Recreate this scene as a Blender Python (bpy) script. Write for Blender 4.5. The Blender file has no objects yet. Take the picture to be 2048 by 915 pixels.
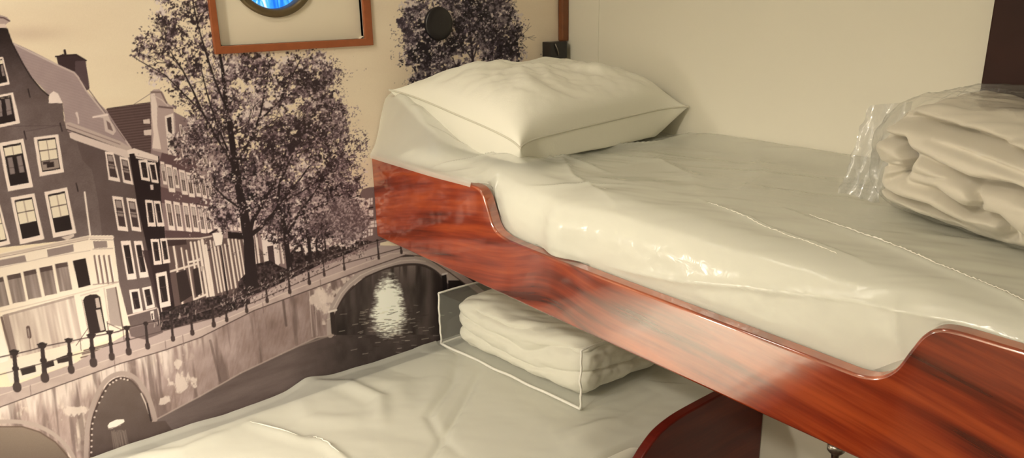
import bpy, math, random
import numpy as np
from mathutils import Vector, Matrix, noise as mnoise
# Cabin corner: x runs along the mural wall, y towards it, z up. The eye is at EYE.
H = 1.42                       # eye height above the cabin floor
XB, YA, ZC = 1.54, 1.70, 2.20  # right wall, mural wall, ceiling
XL, YF = -1.15, -1.25          # left wall, front wall
F_PX, PITCH, ROLL, YAW = 1528.5077, 0.2961164, -0.01740028, -0.66581407
# ---------------------------------------------------------------- mural artwork
class Painter:
    """A small numpy painter: a sepia canal print is drawn on it in print units."""
    def __init__(s, x0, y0, x1, y1, sc):
        s.x0, s.y0, s.sc = x0, y0, sc
        s.w = int((x1-x0)*sc); s.h = int((y1-y0)*sc)
        s.a = np.zeros((s.h, s.w, 3), np.float32)
        s.rng = np.random.RandomState(7)
    def box(s, xs, ys, pad=2):
        a = max(0, int((min(xs)-s.x0)*s.sc)-pad); b = min(s.w, int((max(xs)-s.x0)*s.sc)+pad+1)
        c = max(0, int((min(ys)-s.y0)*s.sc)-pad); d = min(s.h, int((max(ys)-s.y0)*s.sc)+pad+1)
        return a, b, c, d
    def grid(s, a, b, c, d):
        return np.meshgrid((np.arange(a, b)+.5)/s.sc+s.x0, (np.arange(c, d)+.5)/s.sc+s.y0)
    def inside(s, P, X, Y):
        r = np.zeros(X.shape, bool); n = len(P)
        for i in range(n):
            xa, ya = P[i]; xb, yb = P[(i+1) % n]
            if ya == yb: continue
            r ^= ((ya > Y) != (yb > Y)) & (X < (xb-xa)*(Y-ya)/(yb-ya)+xa)
        return r
    def mask(s, P):
        a, b, c, d = s.box([p[0] for p in P], [p[1] for p in P])
        if b <= a or d <= c: return None
        X, Y = s.grid(a, b, c, d); e = .25/s.sc
        m = sum(s.inside(P, X+i*e, Y+j*e).astype(np.float32) for i in (-1, 1) for j in (-1, 1))/4
        return a, b, c, d, X, Y, m
    def put(s, r, col, al=1.):
        a, b, c, d, X, Y, m = r
        m = (m*al)[..., None]
        s.a[c:d, a:b] = s.a[c:d, a:b]*(1-m)+np.asarray(col, np.float32)*m
    def poly(s, P, col, al=1.):
        r = s.mask(P)
        if r is None: return
        if callable(col): col = col(r[4], r[5])
        s.put(r, col, al)
    def line(s, P, w, col, al=1., soft=.5):
        if np.isscalar(w): w = [w]*len(P)
        for i in range(len(P)-1):
            (xa, ya), (xb, yb) = P[i], P[i+1]; k = max(w)/2+1+soft
            a, b, c, d = s.box([xa-k, xb+k], [ya-k, yb+k]) if xa < xb else s.box([xb-k, xa+k], [ya-k, yb+k])
            yl, yh = min(ya, yb)-k, max(ya, yb)+k
            a, b, c, d = s.box([min(xa, xb)-k, max(xa, xb)+k], [yl, yh])
            if b <= a or d <= c: continue
            X, Y = s.grid(a, b, c, d); L = (xb-xa)**2+(yb-ya)**2+1e-9
            t = np.clip(((X-xa)*(xb-xa)+(Y-ya)*(yb-ya))/L, 0, 1)
            D = np.hypot(X-xa-t*(xb-xa), Y-ya-t*(yb-ya))
            m = np.clip((w[i]*(1-t)+w[i+1]*t)/2-D+soft, 0, 2*soft)/(2*soft)
            s.put((a, b, c, d, X, Y, m), col, al)
    def noise(s, X, Y, fx, fy=None, seed=0, oct=3):
        fy = fy or fx; o = np.zeros(X.shape, np.float32); amp = 1.; tot = 0
        R = np.random.RandomState(seed).rand(257, 257).astype(np.float32)
        for k in range(oct):
            u = X*fx*2**k+17.3*k+900; v = Y*fy*2**k+5.1*k+900
            iu = np.floor(u).astype(int); iv = np.floor(v).astype(int)
            fu = u-iu; fv = v-iv; fu = fu*fu*(3-2*fu); fv = fv*fv*(3-2*fv)
            iu %= 256; iv %= 256
            o += amp*((R[iv, iu]*(1-fu)+R[iv, iu+1]*fu)*(1-fv)+(R[iv+1, iu]*(1-fu)+R[iv+1, iu+1]*fu)*fv)
            tot += amp; amp *= .55
        return o/tot
    def dab(s, x, y, r, q, ang, col, al):
        a, b, c, d = s.box([x-r, x+r], [y-r, y+r], 1)
        if b <= a or d <= c: return
        X, Y = s.grid(a, b, c, d); X = X-x; Y = Y-y
        ca, sa = math.cos(ang), math.sin(ang)
        D = np.hypot(X*ca+Y*sa, (Y*ca-X*sa)/q)
        m = np.clip((r-D)*1.2+.5, 0, 1)
        s.put((a, b, c, d, X, Y, m), col, al)

def mix(a, b, t):
    return np.asarray(a, np.float32)*(1-t)+np.asarray(b, np.float32)*t
def lerp2(Q, u, v):
    (ax, ay), (bx, by), (cx, cy), (dx, dy) = Q
    return ((ax*(1-u)+bx*u)*(1-v)+(dx*(1-u)+cx*u)*v, (ay*(1-u)+by*u)*(1-v)+(dy*(1-u)+cy*u)*v)
def sub(Q, u0, v0, u1, v1):
    return [lerp2(Q, u0, v0), lerp2(Q, u1, v0), lerp2(Q, u1, v1), lerp2(Q, u0, v1)]

def sstep_(g):
    t = np.clip(g*4, 0, 1); return t
def paint_mural(sc=1.5):
    C = Painter(-300, -260, 1180, 1000, sc)
    R = C.rng
    X, Y = C.grid(0, C.w, 0, C.h)
    # sky with faint cloud bands
    n = C.noise(X, Y, .006, .016, 3, 4)[..., None]
    sky = mix((226, 201, 166), (236, 214, 178), n)
    cl = np.exp(-((X-60)/70)**2-((Y-68)/16)**2)[..., None]*.5
    sky = mix((236, 216, 180), sky, .0)*0+sky*(1-cl)+np.array((196, 168, 140), np.float32)*cl
    C.a[:] = sky
    white = (232, 208, 186); cream = (226, 203, 178); dark = (38, 25, 24); brick = (104, 86, 80)
    def Z(pts, ox, oy, k=3.66): return [(ox+x/k, oy+y/k) for x, y in pts]
    # ---- second roof, dark tiles
    def tiles(X, Y):
        t = (np.sin((Y+.12*X)*1.15)*.5+.5)[..., None]
        return mix((72, 52, 48), (104, 80, 74), t*.8+.2*C.noise(X, Y, .2, .2, 5)[..., None])
    C.poly([(212, 218), (303, 205), (308, 312), (262, 305), (236, 262)], tiles)
    C.line([(214, 217), (303, 204)], 1.5, (60, 42, 40))
    C.line([(268, 208), (302, 186)], 1, (120, 98, 88))
    for q in [(286, 238, 299, 247), (287, 259, 304, 270)]:
        C.poly([(q[0], q[1]+1), (q[2], q[1]-1), (q[2]+1, q[3]), (q[0]+1, q[3])], (215, 190, 172))
    # ---- far row of houses (drawn first, tree covers them)
    def facade(X, Y):
        return mix((128, 104, 98), (156, 130, 122), C.noise(X, Y, .03, .03, 9)[..., None])
    C.poly([(303, 230), (345, 222), (380, 240), (430, 285), (520, 360), (640, 420), (760, 440), (760, 520), (640, 560), (330, 640), (318, 560), (300, 400)], facade)
    C.poly([(325, 300), (392, 322), (395, 345), (400, 350), (316, 330)], (96, 70, 68))
    C.poly([(318, 372), (400, 394), (460, 405), (460, 418), (320, 405)], (100, 74, 72))
    C.poly([(330, 460), (400, 463), (440, 470), (440, 478), (332, 478)], (88, 64, 62))
    # ornate gable
    C.poly([(300, 186), (306, 179), (318, 178), (326, 186), (334, 205), (346, 214), (350, 240), (353, 312), (305, 300), (302, 250)], (176, 150, 138))
    C.poly([(301, 188), (309, 186), (314, 210), (314, 250), (322, 298), (304, 296), (307, 270), (303, 230)], (222, 198, 180))
    C.line([(302, 184), (322, 184), (333, 206)], 3, (120, 96, 88)); C.line([(306, 190), (324, 200), (336, 212)], 2, (206, 182, 166))
    C.line([(318, 213), (345, 216)], 3.5, (110, 86, 80))
    def win(Q, f=.14, g=None, panes=(2, 3), fc=white, lo=dark, hi=(214, 194, 168), split=.0):
        C.poly(Q, fc)
        I = sub(Q, f, f*.55, 1-f, 1-f*.75)
        C.poly(I, lo if g is None else g)
        if split > 0: C.poly(sub(I, .03, .03, .97, split), hi)
        return I
    def W(pts, **k): return win(pts, **k)
    C.poly([(329, 232), (346, 226), (352, 312), (336, 306)], (226, 204, 186)); C.poly([(333, 236), (342, 233), (344, 268), (336, 262)], (58, 42, 40)); C.poly([(335, 268), (345, 272), (347, 300), (339, 296)], (200, 180, 160))
    # windows of the far row: (x, y, w, h)
    R2 = np.random.RandomState(3)
    def rowwin(x, y, w, h, lean=.14, tone=None):
        Q = [(x, y), (x+w, y+w*.22), (x+w+h*lean, y+h+w*.12), (x+h*lean, y+h)]
        I = win(Q, f=.2, lo=tuple(np.array((96, 76, 70))+R2.randint(-10, 20)), fc=(230, 206, 188))
        C.poly(sub(I, .1, .03, .9, .4), tuple(np.array((168, 146, 134))+R2.randint(-22, 22)))
        C.poly(sub(I, .0, .42, 1, .5), (80, 60, 56))
        C.line([lerp2(I, .5, 0), lerp2(I, .5, 1)], .8, (200, 178, 160))
    for a in [(358, 248, 8, 24), (360, 280, 10, 34), (388, 300, 8, 26), (404, 306, 8, 26), (372, 232, 20, 10)]: rowwin(*a)
    for a in [(320, 322, 8, 46), (330, 327, 13, 56), (345, 333, 8, 42), (357, 338, 12, 50), (371, 343, 12, 50), (386, 344, 10, 48), (399, 350, 9, 46), (412, 356, 8, 42), (424, 362, 7, 40), (436, 368, 6, 38)]: rowwin(*a)
    for a in [(329, 399, 13, 60), (346, 402, 13, 58), (364, 404, 12, 58), (379, 406, 12, 56), (394, 409, 11, 56), (407, 411, 10, 54), (420, 404, 9, 52), (430, 405, 8, 52), (441, 408, 7, 50), (451, 410, 7, 50), (461, 412, 6, 48), (470, 415, 6, 46)]: rowwin(*a)
    # ground floors of the far row: white pilasters and dark openings
    C.poly([(333, 474), (500, 476), (560, 540), (470, 590), (420, 600), (346, 630)], (92, 72, 66))
    for x, w, t, b in [(346, 4, 486, 606), (352, 3, 530, 618), (362, 3, 495, 560), (372, 3, 500, 600), (381, 4, 484, 592), (389, 4, 484, 588), (397, 5, 482, 596), (404, 6, 480, 592), (411, 5, 490, 590), (420, 3, 480, 584), (427, 4, 482, 582), (434, 3, 484, 580), (441, 4, 486, 578), (449, 3, 488, 576), (456, 4, 478, 574), (464, 3, 478, 560), (471, 4, 478, 555), (478, 3, 480, 552), (485, 3, 470, 545)]:
        C.line([(x, t), (x+(b-t)*.16, b)], w, (222, 200, 180))
        C.line([(x+w*.7+1, t), (x+w*.7+1+(b-t)*.16, b)], 1.2, (120, 96, 86))
    C.poly([(333, 480), (372, 478), (373, 488), (336, 492)], (60, 42, 40)); C.line([(334, 477), (400, 476), (432, 470)], 3, (205, 182, 164))
    C.line([(334, 544), (396, 526)], 4, (214, 192, 172)); C.line([(376, 524), (398, 519)], 4, (220, 200, 180))
    C.poly([(352, 545), (372, 538), (384, 590), (360, 605)], (48, 34, 32)); C.poly([(385, 538), (396, 534), (404, 585), (392, 592)], (50, 36, 34))
    C.line([(388, 598), (412, 588)], 4, (220, 198, 178))
    # house row behind the second tree, white door case
    for x, t, b in [(520, 440, 540), (528, 436, 534), (536, 430, 470), (545, 445, 530), (552, 470, 525), (560, 470, 525), (567, 470, 522), (500, 430, 560), (508, 440, 560), (585, 470, 520), (596, 470, 515), (606, 480, 512), (616, 478, 520)]:
        C.line([(x, t), (x+(b-t)*.12, b)], 4, (220, 198, 180)); C.line([(x+3.4, t), (x+3.4+(b-t)*.12, b)], 1.2, (110, 88, 80))
    C.poly([(524, 480), (552, 474), (558, 528), (534, 532)], (222, 200, 184)); C.poly([(534, 492), (546, 490), (550, 526), (538, 528)], (70, 52, 50)); C.poly([(524, 478), (538, 466), (552, 474), (553, 480)], (232, 212, 196))
    C.poly([(455, 462), (492, 466), (494, 478), (456, 476)], (34, 22, 22))
    # far end houses by the bridge
    C.poly([(712, 470), (716, 395), (724, 378), (738, 374), (770, 372), (780, 480), (740, 490)], (120, 96, 90))
    for x, y in [(722, 400), (736, 396), (724, 424), (737, 420), (722, 445), (735, 442), (744, 441), (724, 462), (736, 458)]:
        C.poly([(x, y), (x+9, y-1), (x+9, y+12), (x, y+13)], (225, 205, 190)); C.line([(x+4.5, y), (x+4.5, y+12)], 1, (110, 88, 80)); C.line([(x, y+6), (x+9, y+6)], 1, (110, 88, 80))
    C.line([(716, 420), (745, 414)], 2.5, (40, 28, 28)); C.line([(716, 440), (746, 436)], 2, (50, 36, 36))
    # ---- first house: roof, chimney, gable front
    C.poly([(112, 113), (125, 108), (152, 110), (171, 121), (179, 176), (172, 182), (150, 158), (118, 134)], (58, 40, 40))
    C.poly([(150, 122), (171, 121), (179, 176), (168, 172), (150, 150)], (84, 64, 64)); C.line([(111, 113), (152, 109), (172, 121)], 3, (44, 28, 28)); C.line([(129, 101), (131, 110)], 5, (50, 34, 32))
    def roof(X, Y):
        t = (np.sin((Y*1.1-.35*X))*.5+.5)[..., None]
        return mix((150, 126, 120), (174, 150, 140), .55*C.noise(X, Y, .04, .04, 11)[..., None]+.22*t)
    C.poly([(18, 80), (24, 84), (60, 100), (115, 128), (148, 143), (156, 152), (172, 180), (214, 222), (262, 296), (262, 306), (132, 262), (125, 204), (97, 190), (60, 150)], roof)
    C.line([(24, 86), (115, 130), (148, 145), (156, 154), (172, 181), (238, 262), (262, 296)], 3, (196, 172, 158)); C.line([(160, 158), (178, 180), (250, 280)], 1.5, (104, 82, 78))
    C.line([(153, 226), (156, 236), (157, 246)], [5, 3, 3], (214, 190, 176)); C.poly([(186, 232), (214, 226), (232, 262), (226, 270), (210, 262), (206, 236)], (200, 176, 162)); C.poly([(212, 240), (220, 246), (226, 262), (216, 258)], (120, 96, 90)); C.line([(186, 234), (215, 229)], 3.5, (226, 202, 186))
    def wall1(X, Y):
        t = np.clip((Y-60)/150, 0, 1)[..., None]
        m = mix((40, 27, 26), (106, 88, 82), t)
        m = m+(C.noise(X, Y, .03, .03, 21, 4)[..., None]-.5)*26
        return m+(C.noise(X, Y, .5, .9, 22, 2)[..., None]-.5)*12
    C.poly([(-420, 330), (-205, 275), (-200, 215), (-160, 190), (-125, 150), (-95, 100), (-64, 44), (0, 44), (12, 52), (20, 76), (30, 98), (46, 130), (60, 152), (80, 176), (97, 192), (98, 204), (125, 205), (128, 240), (135, 262), (262, 308), (274, 400), (304, 542), (322, 640), (262, 655), (230, 560), (226, 470), (-420, 540)], wall1)
    C.poly([(150, 272), (262, 310), (274, 400), (296, 500), (240, 520), (205, 480), (196, 400), (184, 340), (165, 320)], (78, 60, 56), .45)
    C.poly([(200, 480), (260, 470), (310, 560), (322, 640), (262, 655), (235, 560)], (96, 78, 72), .5)
    for p in [((-420, 160), (30, 174)), ((-420, 262), (128, 250)), ((52, 262), (120, 250))]:
        C.line([p[0], p[1]], 1.5, (84, 66, 62), .7)
    for x, y in [(56, 178), (120, 246), (152, 366), (48, 262)]:
        C.line([(x, y), (x+4, y+16)], 2.5, (46, 32, 32))
    # gable coping and finial
    C.poly([(-60, 22), (0, 30), (14, 34), (20, 42), (10, 50), (-60, 48)], (176, 150, 136)); C.line([(-60, 26), (8, 36), (19, 42)], 3, (96, 72, 68)); C.poly([(-60, 46), (10, 48), (14, 56), (-60, 56)], (214, 188, 168))
    C.line([(14, 58), (24, 86), (46, 128), (62, 154), (82, 178), (97, 191)], 2.5, (34, 22, 22))
    C.poly([(97, 206), (99, 188), (107, 182), (116, 187), (125, 206)], (232, 208, 190))
    # eaves
    C.poly([(130, 246), (140, 244), (240, 282), (264, 296), (262, 304), (150, 266), (132, 258)], (184, 160, 146)); C.line([(132, 258), (150, 264), (258, 304)], 2, (60, 42, 40)); C.line([(134, 250), (240, 288)], 1.4, (120, 96, 90))
    C.poly([(138, 266), (144, 264), (258, 302), (262, 312), (254, 316), (150, 280), (140, 275)], (210, 186, 170))
    # first house windows
    def sash(pts, ox, oy, split, curt=False, fig=False):
        Q = Z(pts, ox, oy); I = win(Q, f=.13, lo=(34, 22, 22), fc=(232, 208, 188))
        H = sub(I, .04, .05, .96, split); C.poly(H, (226, 206, 176))
        C.line([lerp2(H, .5, 0), lerp2(H, .5, 1)], 1.6, (150, 126, 108))
        if not curt: C.line([lerp2(H, 0, .5), lerp2(H, 1, .5)], 1.8, (70, 50, 46))
        if curt:
            for u in (.12, .62):
                C.poly(sub(I, u, split+.05, u+.26, .72), (132, 114, 106)); C.line([lerp2(I, u, .56), lerp2(I, u+.26, .56)], 1, (80, 62, 58))
        if fig:
            C.poly(sub(I, .04, split+.02, .96, .96), (150, 130, 116)); C.poly(sub(I, .3, split+.08, .7, .9), (44, 30, 28)); C.poly(sub(I, .12, split+.04, .5, .78), (58, 42, 40))
    sash([(-40, 425), (20, 414), (72, 615), (-40, 640)], 0, 0, .2, curt=True)
    sash([(-60, 705), (95, 675), (147, 900), (-60, 945)], 0, 0, .06, curt=True)
    sash([(-10, 168), (170, 135), (242, 488), (58, 520)], 0, 240, .26, curt=True)
    sash([(245, 125), (425, 103), (468, 380), (290, 411)], 0, 240, .66, fig=True)
    sash([(78, 565), (250, 534), (324, 868), (146, 908)], 0, 240, .62)
    sash([(324, 525), (490, 490), (558, 826), (388, 860)], 0, 240, .62)
    sash([(-120, 625), (-5, 600), (76, 905), (-60, 935)], 0, 240, .95)
    for dx, dy in ((-150, 38), (-232, 60)):    # more of the row of windows further left
        for q in ([(78, 565), (250, 534), (324, 868), (146, 908)], [(245, 125), (425, 103), (468, 380), (290, 411)]):
            k = 1 if q[0][0] == 78 else 0
            sash([(x+dx*3.66-(130 if not k else 0), y+dy*3.66*.6+(60 if not k else 0)) for x, y in q], 0, 240, .62)
    C.poly([(122, 474), (148, 467), (148, 472), (134, 480)], (206, 182, 164))
    C.line([(169, 384), (184, 500)], 3.6, (232, 210, 190))
    def small(pts, ox, oy, **k):
        Q = Z(pts, ox, oy); I = win(Q, f=.17, lo=(66, 48, 46), fc=(230, 206, 188))
        C.poly(sub(I, .1, .04, .9, .3), (150, 130, 120)); C.poly(sub(I, .1, .42, .9, .62), (140, 120, 110)); C.line([lerp2(I, 0, .5), lerp2(I, 1, .5)], 1.4, (50, 34, 32))
    small([(35, 485), (97, 492), (148, 708), (62, 692)], 200, 170); small([(140, 520), (208, 536), (244, 730), (170, 712)], 200, 170)
    small([(88, 810), (165, 818), (207, 1070), (130, 1060)], 200, 170); small([(190, 822), (262, 832), (302, 1072), (232, 1062)], 200, 170)
    def tall(pts, ox, oy):
        Q = Z(pts, ox, oy); I = win(Q, f=.2, lo=(40, 27, 27), fc=(230, 206, 188)); C.line([lerp2(I, 0, .42), lerp2(I, 1, .44)], 1.2, (90, 70, 64)); C.line([lerp2(I, .1, .5), lerp2(I, .35, 1)], 1.4, (120, 100, 92), .6)
    tall([(150, 298), (222, 294), (268, 575), (200, 582)], 200, 400); tall([(245, 298), (306, 296), (356, 560), (290, 568)], 200, 400)
    tall([(212, 655), (285, 645), (314, 810), (240, 826)], 200, 400); tall([(306, 640), (372, 626), (402, 780), (335, 800)], 200, 400)
    C.line([(250, 632), (312, 615)], 3, (214, 190, 172))
    # ---- narrow black house
    C.poly([(258, 306), (272, 300), (318, 312), (322, 400), (336, 520), (350, 620), (322, 640), (304, 542), (273, 400)], (34, 20, 22))
    C.poly([(284, 500), (334, 500), (346, 600), (320, 632)], (52, 34, 34), .8)
    C.poly([(254, 300), (268, 296), (316, 312), (316, 324), (272, 316), (268, 306), (256, 308)], (224, 200, 182)); C.line([(270, 312), (314, 322)], 1.2, (110, 88, 82))
    for p in [[(280, 548), (345, 546), (366, 704), (303, 692)], [(348, 562), (406, 566), (430, 718), (378, 710)]]: tall(p, 200, 170)
    for p in [[(328, -5), (385, 0), (410, 192), (350, 190)], [(390, 2), (440, 6), (472, 190), (418, 190)], [(368, 283), (430, 283), (454, 466), (395, 474)], [(438, 278), (486, 276), (514, 456), (462, 464)]]: tall(p, 200, 400)
    tall([(406, 535), (486, 518), (518, 770), (440, 788)], 200, 400); C.poly([(300, 369), (306, 369), (307, 379), (301, 379)], (214, 190, 176))
    C.poly([(300, 622), (307, 620), (309, 640), (303, 642)], (226, 204, 186)); C.poly([(302, 626), (305, 625), (306, 637), (304, 638)], (60, 44, 42))
    for x in (315, 322): C.line([(x, 616), (x+7, 650)], 2.2, (214, 190, 172))
    # ---- white shop front
    C.poly([(-420, 528), (0, 506), (178, 470), (226, 470), (231, 512), (238, 565), (262, 660), (180, 694), (0, 745), (-420, 770)], (232, 210, 184))
    C.line([(-420, 532), (0, 510), (176, 474)], 4.5, (196, 172, 152)); C.line([(-420, 536), (0, 514), (176, 478)], 1.2, (130, 106, 94))
    C.line([(180, 474), (226, 474)], 4, (216, 192, 172)); C.line([(180, 478), (226, 479)], 1, (130, 106, 96))
    for q in [[(-60, 195), (0, 180), (180, 145), (195, 190), (-60, 240)], [(342, 105), (535, 65), (540, 118), (350, 158)], [(680, 42), (780, 40), (786, 88), (690, 95)]]: C.poly(Z(q, 0, 470), (142, 122, 112))
    C.line(Z([(-60, 250), (320, 165), (660, 110)], 0, 470), 1.2, (188, 164, 146)); C.line(Z([(680, 100), (825, 95)], 0, 470), 1.6, (170, 148, 134))
    def cur(c1, c2, f):
        def g(X, Y):
            t = C.noise(X-Y*.2, Y, f, .01, 33, 2)[..., None]
            return mix(c1, c2, np.clip(t*1.6-.3, 0, 1))
        return g
    for q in [[(-470, 425), (-360, 395), (-310, 600), (-420, 630)], [(-340, 392), (-230, 364), (-180, 570), (-290, 598)], [(-215, 360), (-105, 333), (-55, 540), (-165, 566)], [(-90, 330), (20, 302), (70, 508), (-40, 535)], [(50, 295), (150, 273), (190, 480), (95, 497)], [(170, 265), (262, 245), (306, 450), (210, 468)], [(287, 238), (380, 220), (418, 425), (330, 442)], [(402, 210), (492, 195), (530, 395), (440, 412)]]:
        Q = Z(q, 0, 470); C.poly(Q, cur((112, 94, 84), (158, 138, 126), .16)); C.poly(sub(Q, 0, 0, 1, .16), (64, 46, 42), .75); C.line([Q[0], Q[3]], 1.2, (120, 98, 88))
    C.poly(Z([(532, 187), (626, 165), (664, 362), (575, 384)], 0, 470), (36, 22, 20))
    for x in (690, 724, 760, 796):
        C.line(Z([(x, 150), (x+32, 350)], 0, 470), 4, (120, 96, 86)); C.line(Z([(x+10, 150), (x+42, 350)], 0, 470), 1.5, (244, 224, 204))
    C.line(Z([(0, 560), (540, 430), (850, 348)], 0, 470), 2, (204, 182, 160)); C.line(Z([(680, 360), (870, 340)], 0, 470), 2, (160, 136, 122))
    Q = Z([(18, 582), (540, 438), (604, 770), (90, 900)], 0, 470); C.poly(Q, cur((176, 152, 136), (222, 202, 180), .13)); C.poly(sub(Q, 0, 0, .08, 1), (120, 98, 88), .7); C.poly(sub(Q, 0, 0, 1, .05), (150, 128, 114), .7)
    C.line(Z([(205, 675), (215, 740)], 0, 470), 8, (90, 68, 60)); C.line(Z([(205, 685), (212, 735)], 0, 470), 3, (150, 130, 118)); C.line(Z([(212, 745), (222, 830)], 0, 470), 2, (150, 126, 112))
    C.poly(Z([(606, 475), (622, 448), (660, 432), (705, 430), (732, 448), (776, 700), (655, 728)], 0, 470), (44, 30, 28)); C.poly(Z([(694, 460), (720, 455), (735, 525), (706, 530)], 0, 470), (180, 158, 142)); C.poly(Z([(700, 545), (735, 540), (765, 690), (735, 700)], 0, 470), (190, 170, 152))
    C.line(Z([(590, 440), (720, 405)], 0, 470), 3, (206, 184, 164)); C.line(Z([(600, 470), (650, 725)], 0, 470), 1.2, (150, 126, 112))
    C.poly(Z([(775, 392), (846, 377), (900, 668), (805, 655)], 0, 470), (166, 146, 132)); C.line(Z([(846, 380), (900, 690)], 0, 470), 2.4, (90, 70, 62)); C.line(Z([(760, 385), (800, 660)], 0, 470), 2, (196, 172, 154))
    C.poly(Z([(0, 640), (60, 850), (60, 915), (-90, 960), (-90, 640)], 0, 470), (238, 220, 198)); C.line(Z([(10, 600), (85, 890)], 0, 470), 5, (108, 86, 76))
    # low white bench with dark panels
    C.poly([(10, 735), (140, 700), (150, 725), (20, 765)], (228, 208, 184))
    for q in [[(40, 736), (70, 728), (72, 742), (44, 750)], [(88, 724), (106, 718), (109, 730), (90, 736)], [(112, 716), (140, 706), (144, 720), (116, 726)]]: C.poly(q, (46, 32, 30))
    for k in range(4): C.line([(168-k*3, 700+k*7), (250, 678+k*7)], 3, (110, 88, 78)); C.line([(168-k*3, 703+k*7), (250, 681+k*7)], 2.4, (200, 178, 158))
    # ---- street strip and shrubs
    C.poly([(-420, 800), (20, 772), (150, 725), (262, 662), (330, 640), (400, 622), (500, 596), (600, 548), (760, 490), (840, 492), (835, 505), (780, 512), (400, 664), (0, 795), (-420, 825)], (178, 154, 142))
    C.poly([(256, 655), (300, 640), (318, 636), (326, 664), (290, 678), (262, 672)], (112, 92, 86))
    def bush(X, Y): return mix((30, 19, 19), (96, 76, 72), np.clip(C.noise(X, Y, .25, .25, 41, 3)[..., None]*2.2-.75, 0, 1))
    C.poly([(318, 625), (350, 612), (400, 596), (450, 588), (470, 600), (500, 596), (500, 606), (440, 632), (400, 640), (350, 655), (322, 660)], bush)
    C.poly([(470, 600), (478, 560), (492, 545), (508, 528), (540, 520), (556, 530), (580, 540), (620, 520), (640, 500), (700, 478), (745, 482), (700, 505), (640, 528), (600, 548), (540, 575), (500, 592)], bush)
    C.poly([(580, 505), (600, 480), (640, 470), (650, 500), (610, 530), (585, 535)], bush)
    # street lamp
    C.line([(441, 492), (455, 590)], [2.5, 4], (42, 28, 28)); C.poly([(424, 466), (447, 462), (444, 488), (430, 492)], (232, 212, 192)); C.line([(420, 466), (436, 458), (450, 462)], 4, (44, 30, 30)); C.line([(424, 468), (430, 492), (444, 489), (447, 464)], 1.2, (90, 70, 64))
    C.line([(403, 538), (405, 560)], 1.5, (50, 36, 34)); C.poly([(400, 532), (408, 531), (406, 541), (402, 542)], (180, 158, 142))
    # ---- trees
    def branch(P, w0, w1, col=(40, 28, 28)):
        n = len(P); C.line(P, [w0+(w1-w0)*i/(n-1) for i in range(n)], col)
    def twigs(x, y, ang, L, w, depth, col=(48, 34, 34)):
        if depth == 0 or L < 4: return
        n = 3; P = [(x, y)]; a = ang
        for i in range(n):
            a += R.uniform(-.25, .25); x += math.cos(a)*L/n; y += math.sin(a)*L/n; P.append((x, y))
        branch(P, w, w*.6, col)
        for k in range(R.randint(2, 4)): twigs(x, y, a+R.uniform(-.8, .8), L*R.uniform(.55, .85), w*.6, depth-1, col)
    def leaves(E, n, cols, thr=.45, f=.07, rs=(1.2, 3.0), seed=50, al=.9):
        tot = sum(e[2]*e[3] for e in E)
        for (cx, cy, rx, ry) in E:
            m = int(n*rx*ry/tot)
            u = R.rand(m)**.62; t = R.rand(m)*2*math.pi
            x = cx+rx*u*np.cos(t); y = cy+ry*u*np.sin(t)
            nn = C.noise(x[None], y[None], f, f, seed, 3)[0]; n2 = C.noise(x[None], y[None], f*.5, f*.5, seed+1, 2)[0]
            for i in range(m):
                if nn[i] < thr+.18*max(0, u[i]-.6)/.4: continue
                c = np.asarray(cols[min(len(cols)-1, int(len(cols)*np.clip(n2[i]*1.5-.3+R.uniform(-.35, .35), 0, .999)))], float)+R.uniform(-12, 12)
                C.dab(x[i], y[i], R.uniform(*rs), R.uniform(.45, 1), R.uniform(0, 3.1), c, al)
    dk = [(42, 30, 31), (62, 46, 47), (88, 68, 69), (112, 90, 90)]
    md = [(72, 54, 55), (104, 82, 82), (128, 104, 103), (150, 126, 122)]
    lt = [(120, 98, 94), (150, 126, 120), (178, 154, 144), (205, 180, 166)]
    big = [(560, 310, 130, 120), (500, 260, 110, 90), (600, 400, 110, 90), (470, 340, 60, 70), (540, 170, 100, 60), (660, 300, 50, 80), (640, 240, 60, 70), (690, 420, 40, 60), (505, 165, 80, 80), (455, 170, 50, 80), (610, 150, 76, 60), (430, 250, 50, 60)]
    leaf_left = [(350, 60, 70, 60), (330, 120, 60, 60), (300, 95, 45, 40), (390, 110, 60, 70), (370, 180, 50, 50), (380, 20, 60, 70), (350, -30, 70, 50), (400, 230, 50, 50), (380, 290, 50, 40)]
    def crown(E, seed, ramp, dens, f=.16, edge=.5, al=1.):
        x0 = min(e[0]-e[2]*1.3 for e in E); x1 = max(e[0]+e[2]*1.3 for e in E); y0 = min(e[1]-e[3]*1.3 for e in E); y1 = max(e[1]+e[3]*1.3 for e in E)
        a, b, c, d = C.box([x0, x1], [y0, y1]); X, Y = C.grid(a, b, c, d)
        M = np.zeros(X.shape, np.float32)
        for (cx, cy, rx, ry) in E: M = np.maximum(M, 1-np.hypot((X-cx)/rx, (Y-cy)/ry)/1.12)
        big_ = C.noise(X, Y, .028, .028, seed, 3); mid_ = C.noise(X, Y, f*.5, f*.5, seed+1, 2); fine = C.noise(X, Y, f*1.6, f*1.6, seed+2, 3)
        D = np.clip(M*2.2, 0, 1)**.7*dens+(big_-.5)*.9+(mid_-.5)*.9+(fine-.5)*1.5
        m = np.clip((D-edge)*7, 0, 1)*(M > -.02)
        tone = np.clip(.5+(C.noise(X, Y, .02, .024, seed+3, 3)-.5)*2.2+(C.noise(X, Y, f*1.3, f*1.3, seed+4, 3)-.5)*2.6+(.25-M)*.5, 0, .999)*(len(ramp)-1)
        k = tone.astype(int); t = (tone-k)[..., None]; A = np.asarray(ramp, np.float32)
        C.put((a, b, c, d, X, Y, m.astype(np.float32)), 0, 0) ; mm = (m*al)[..., None]
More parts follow.
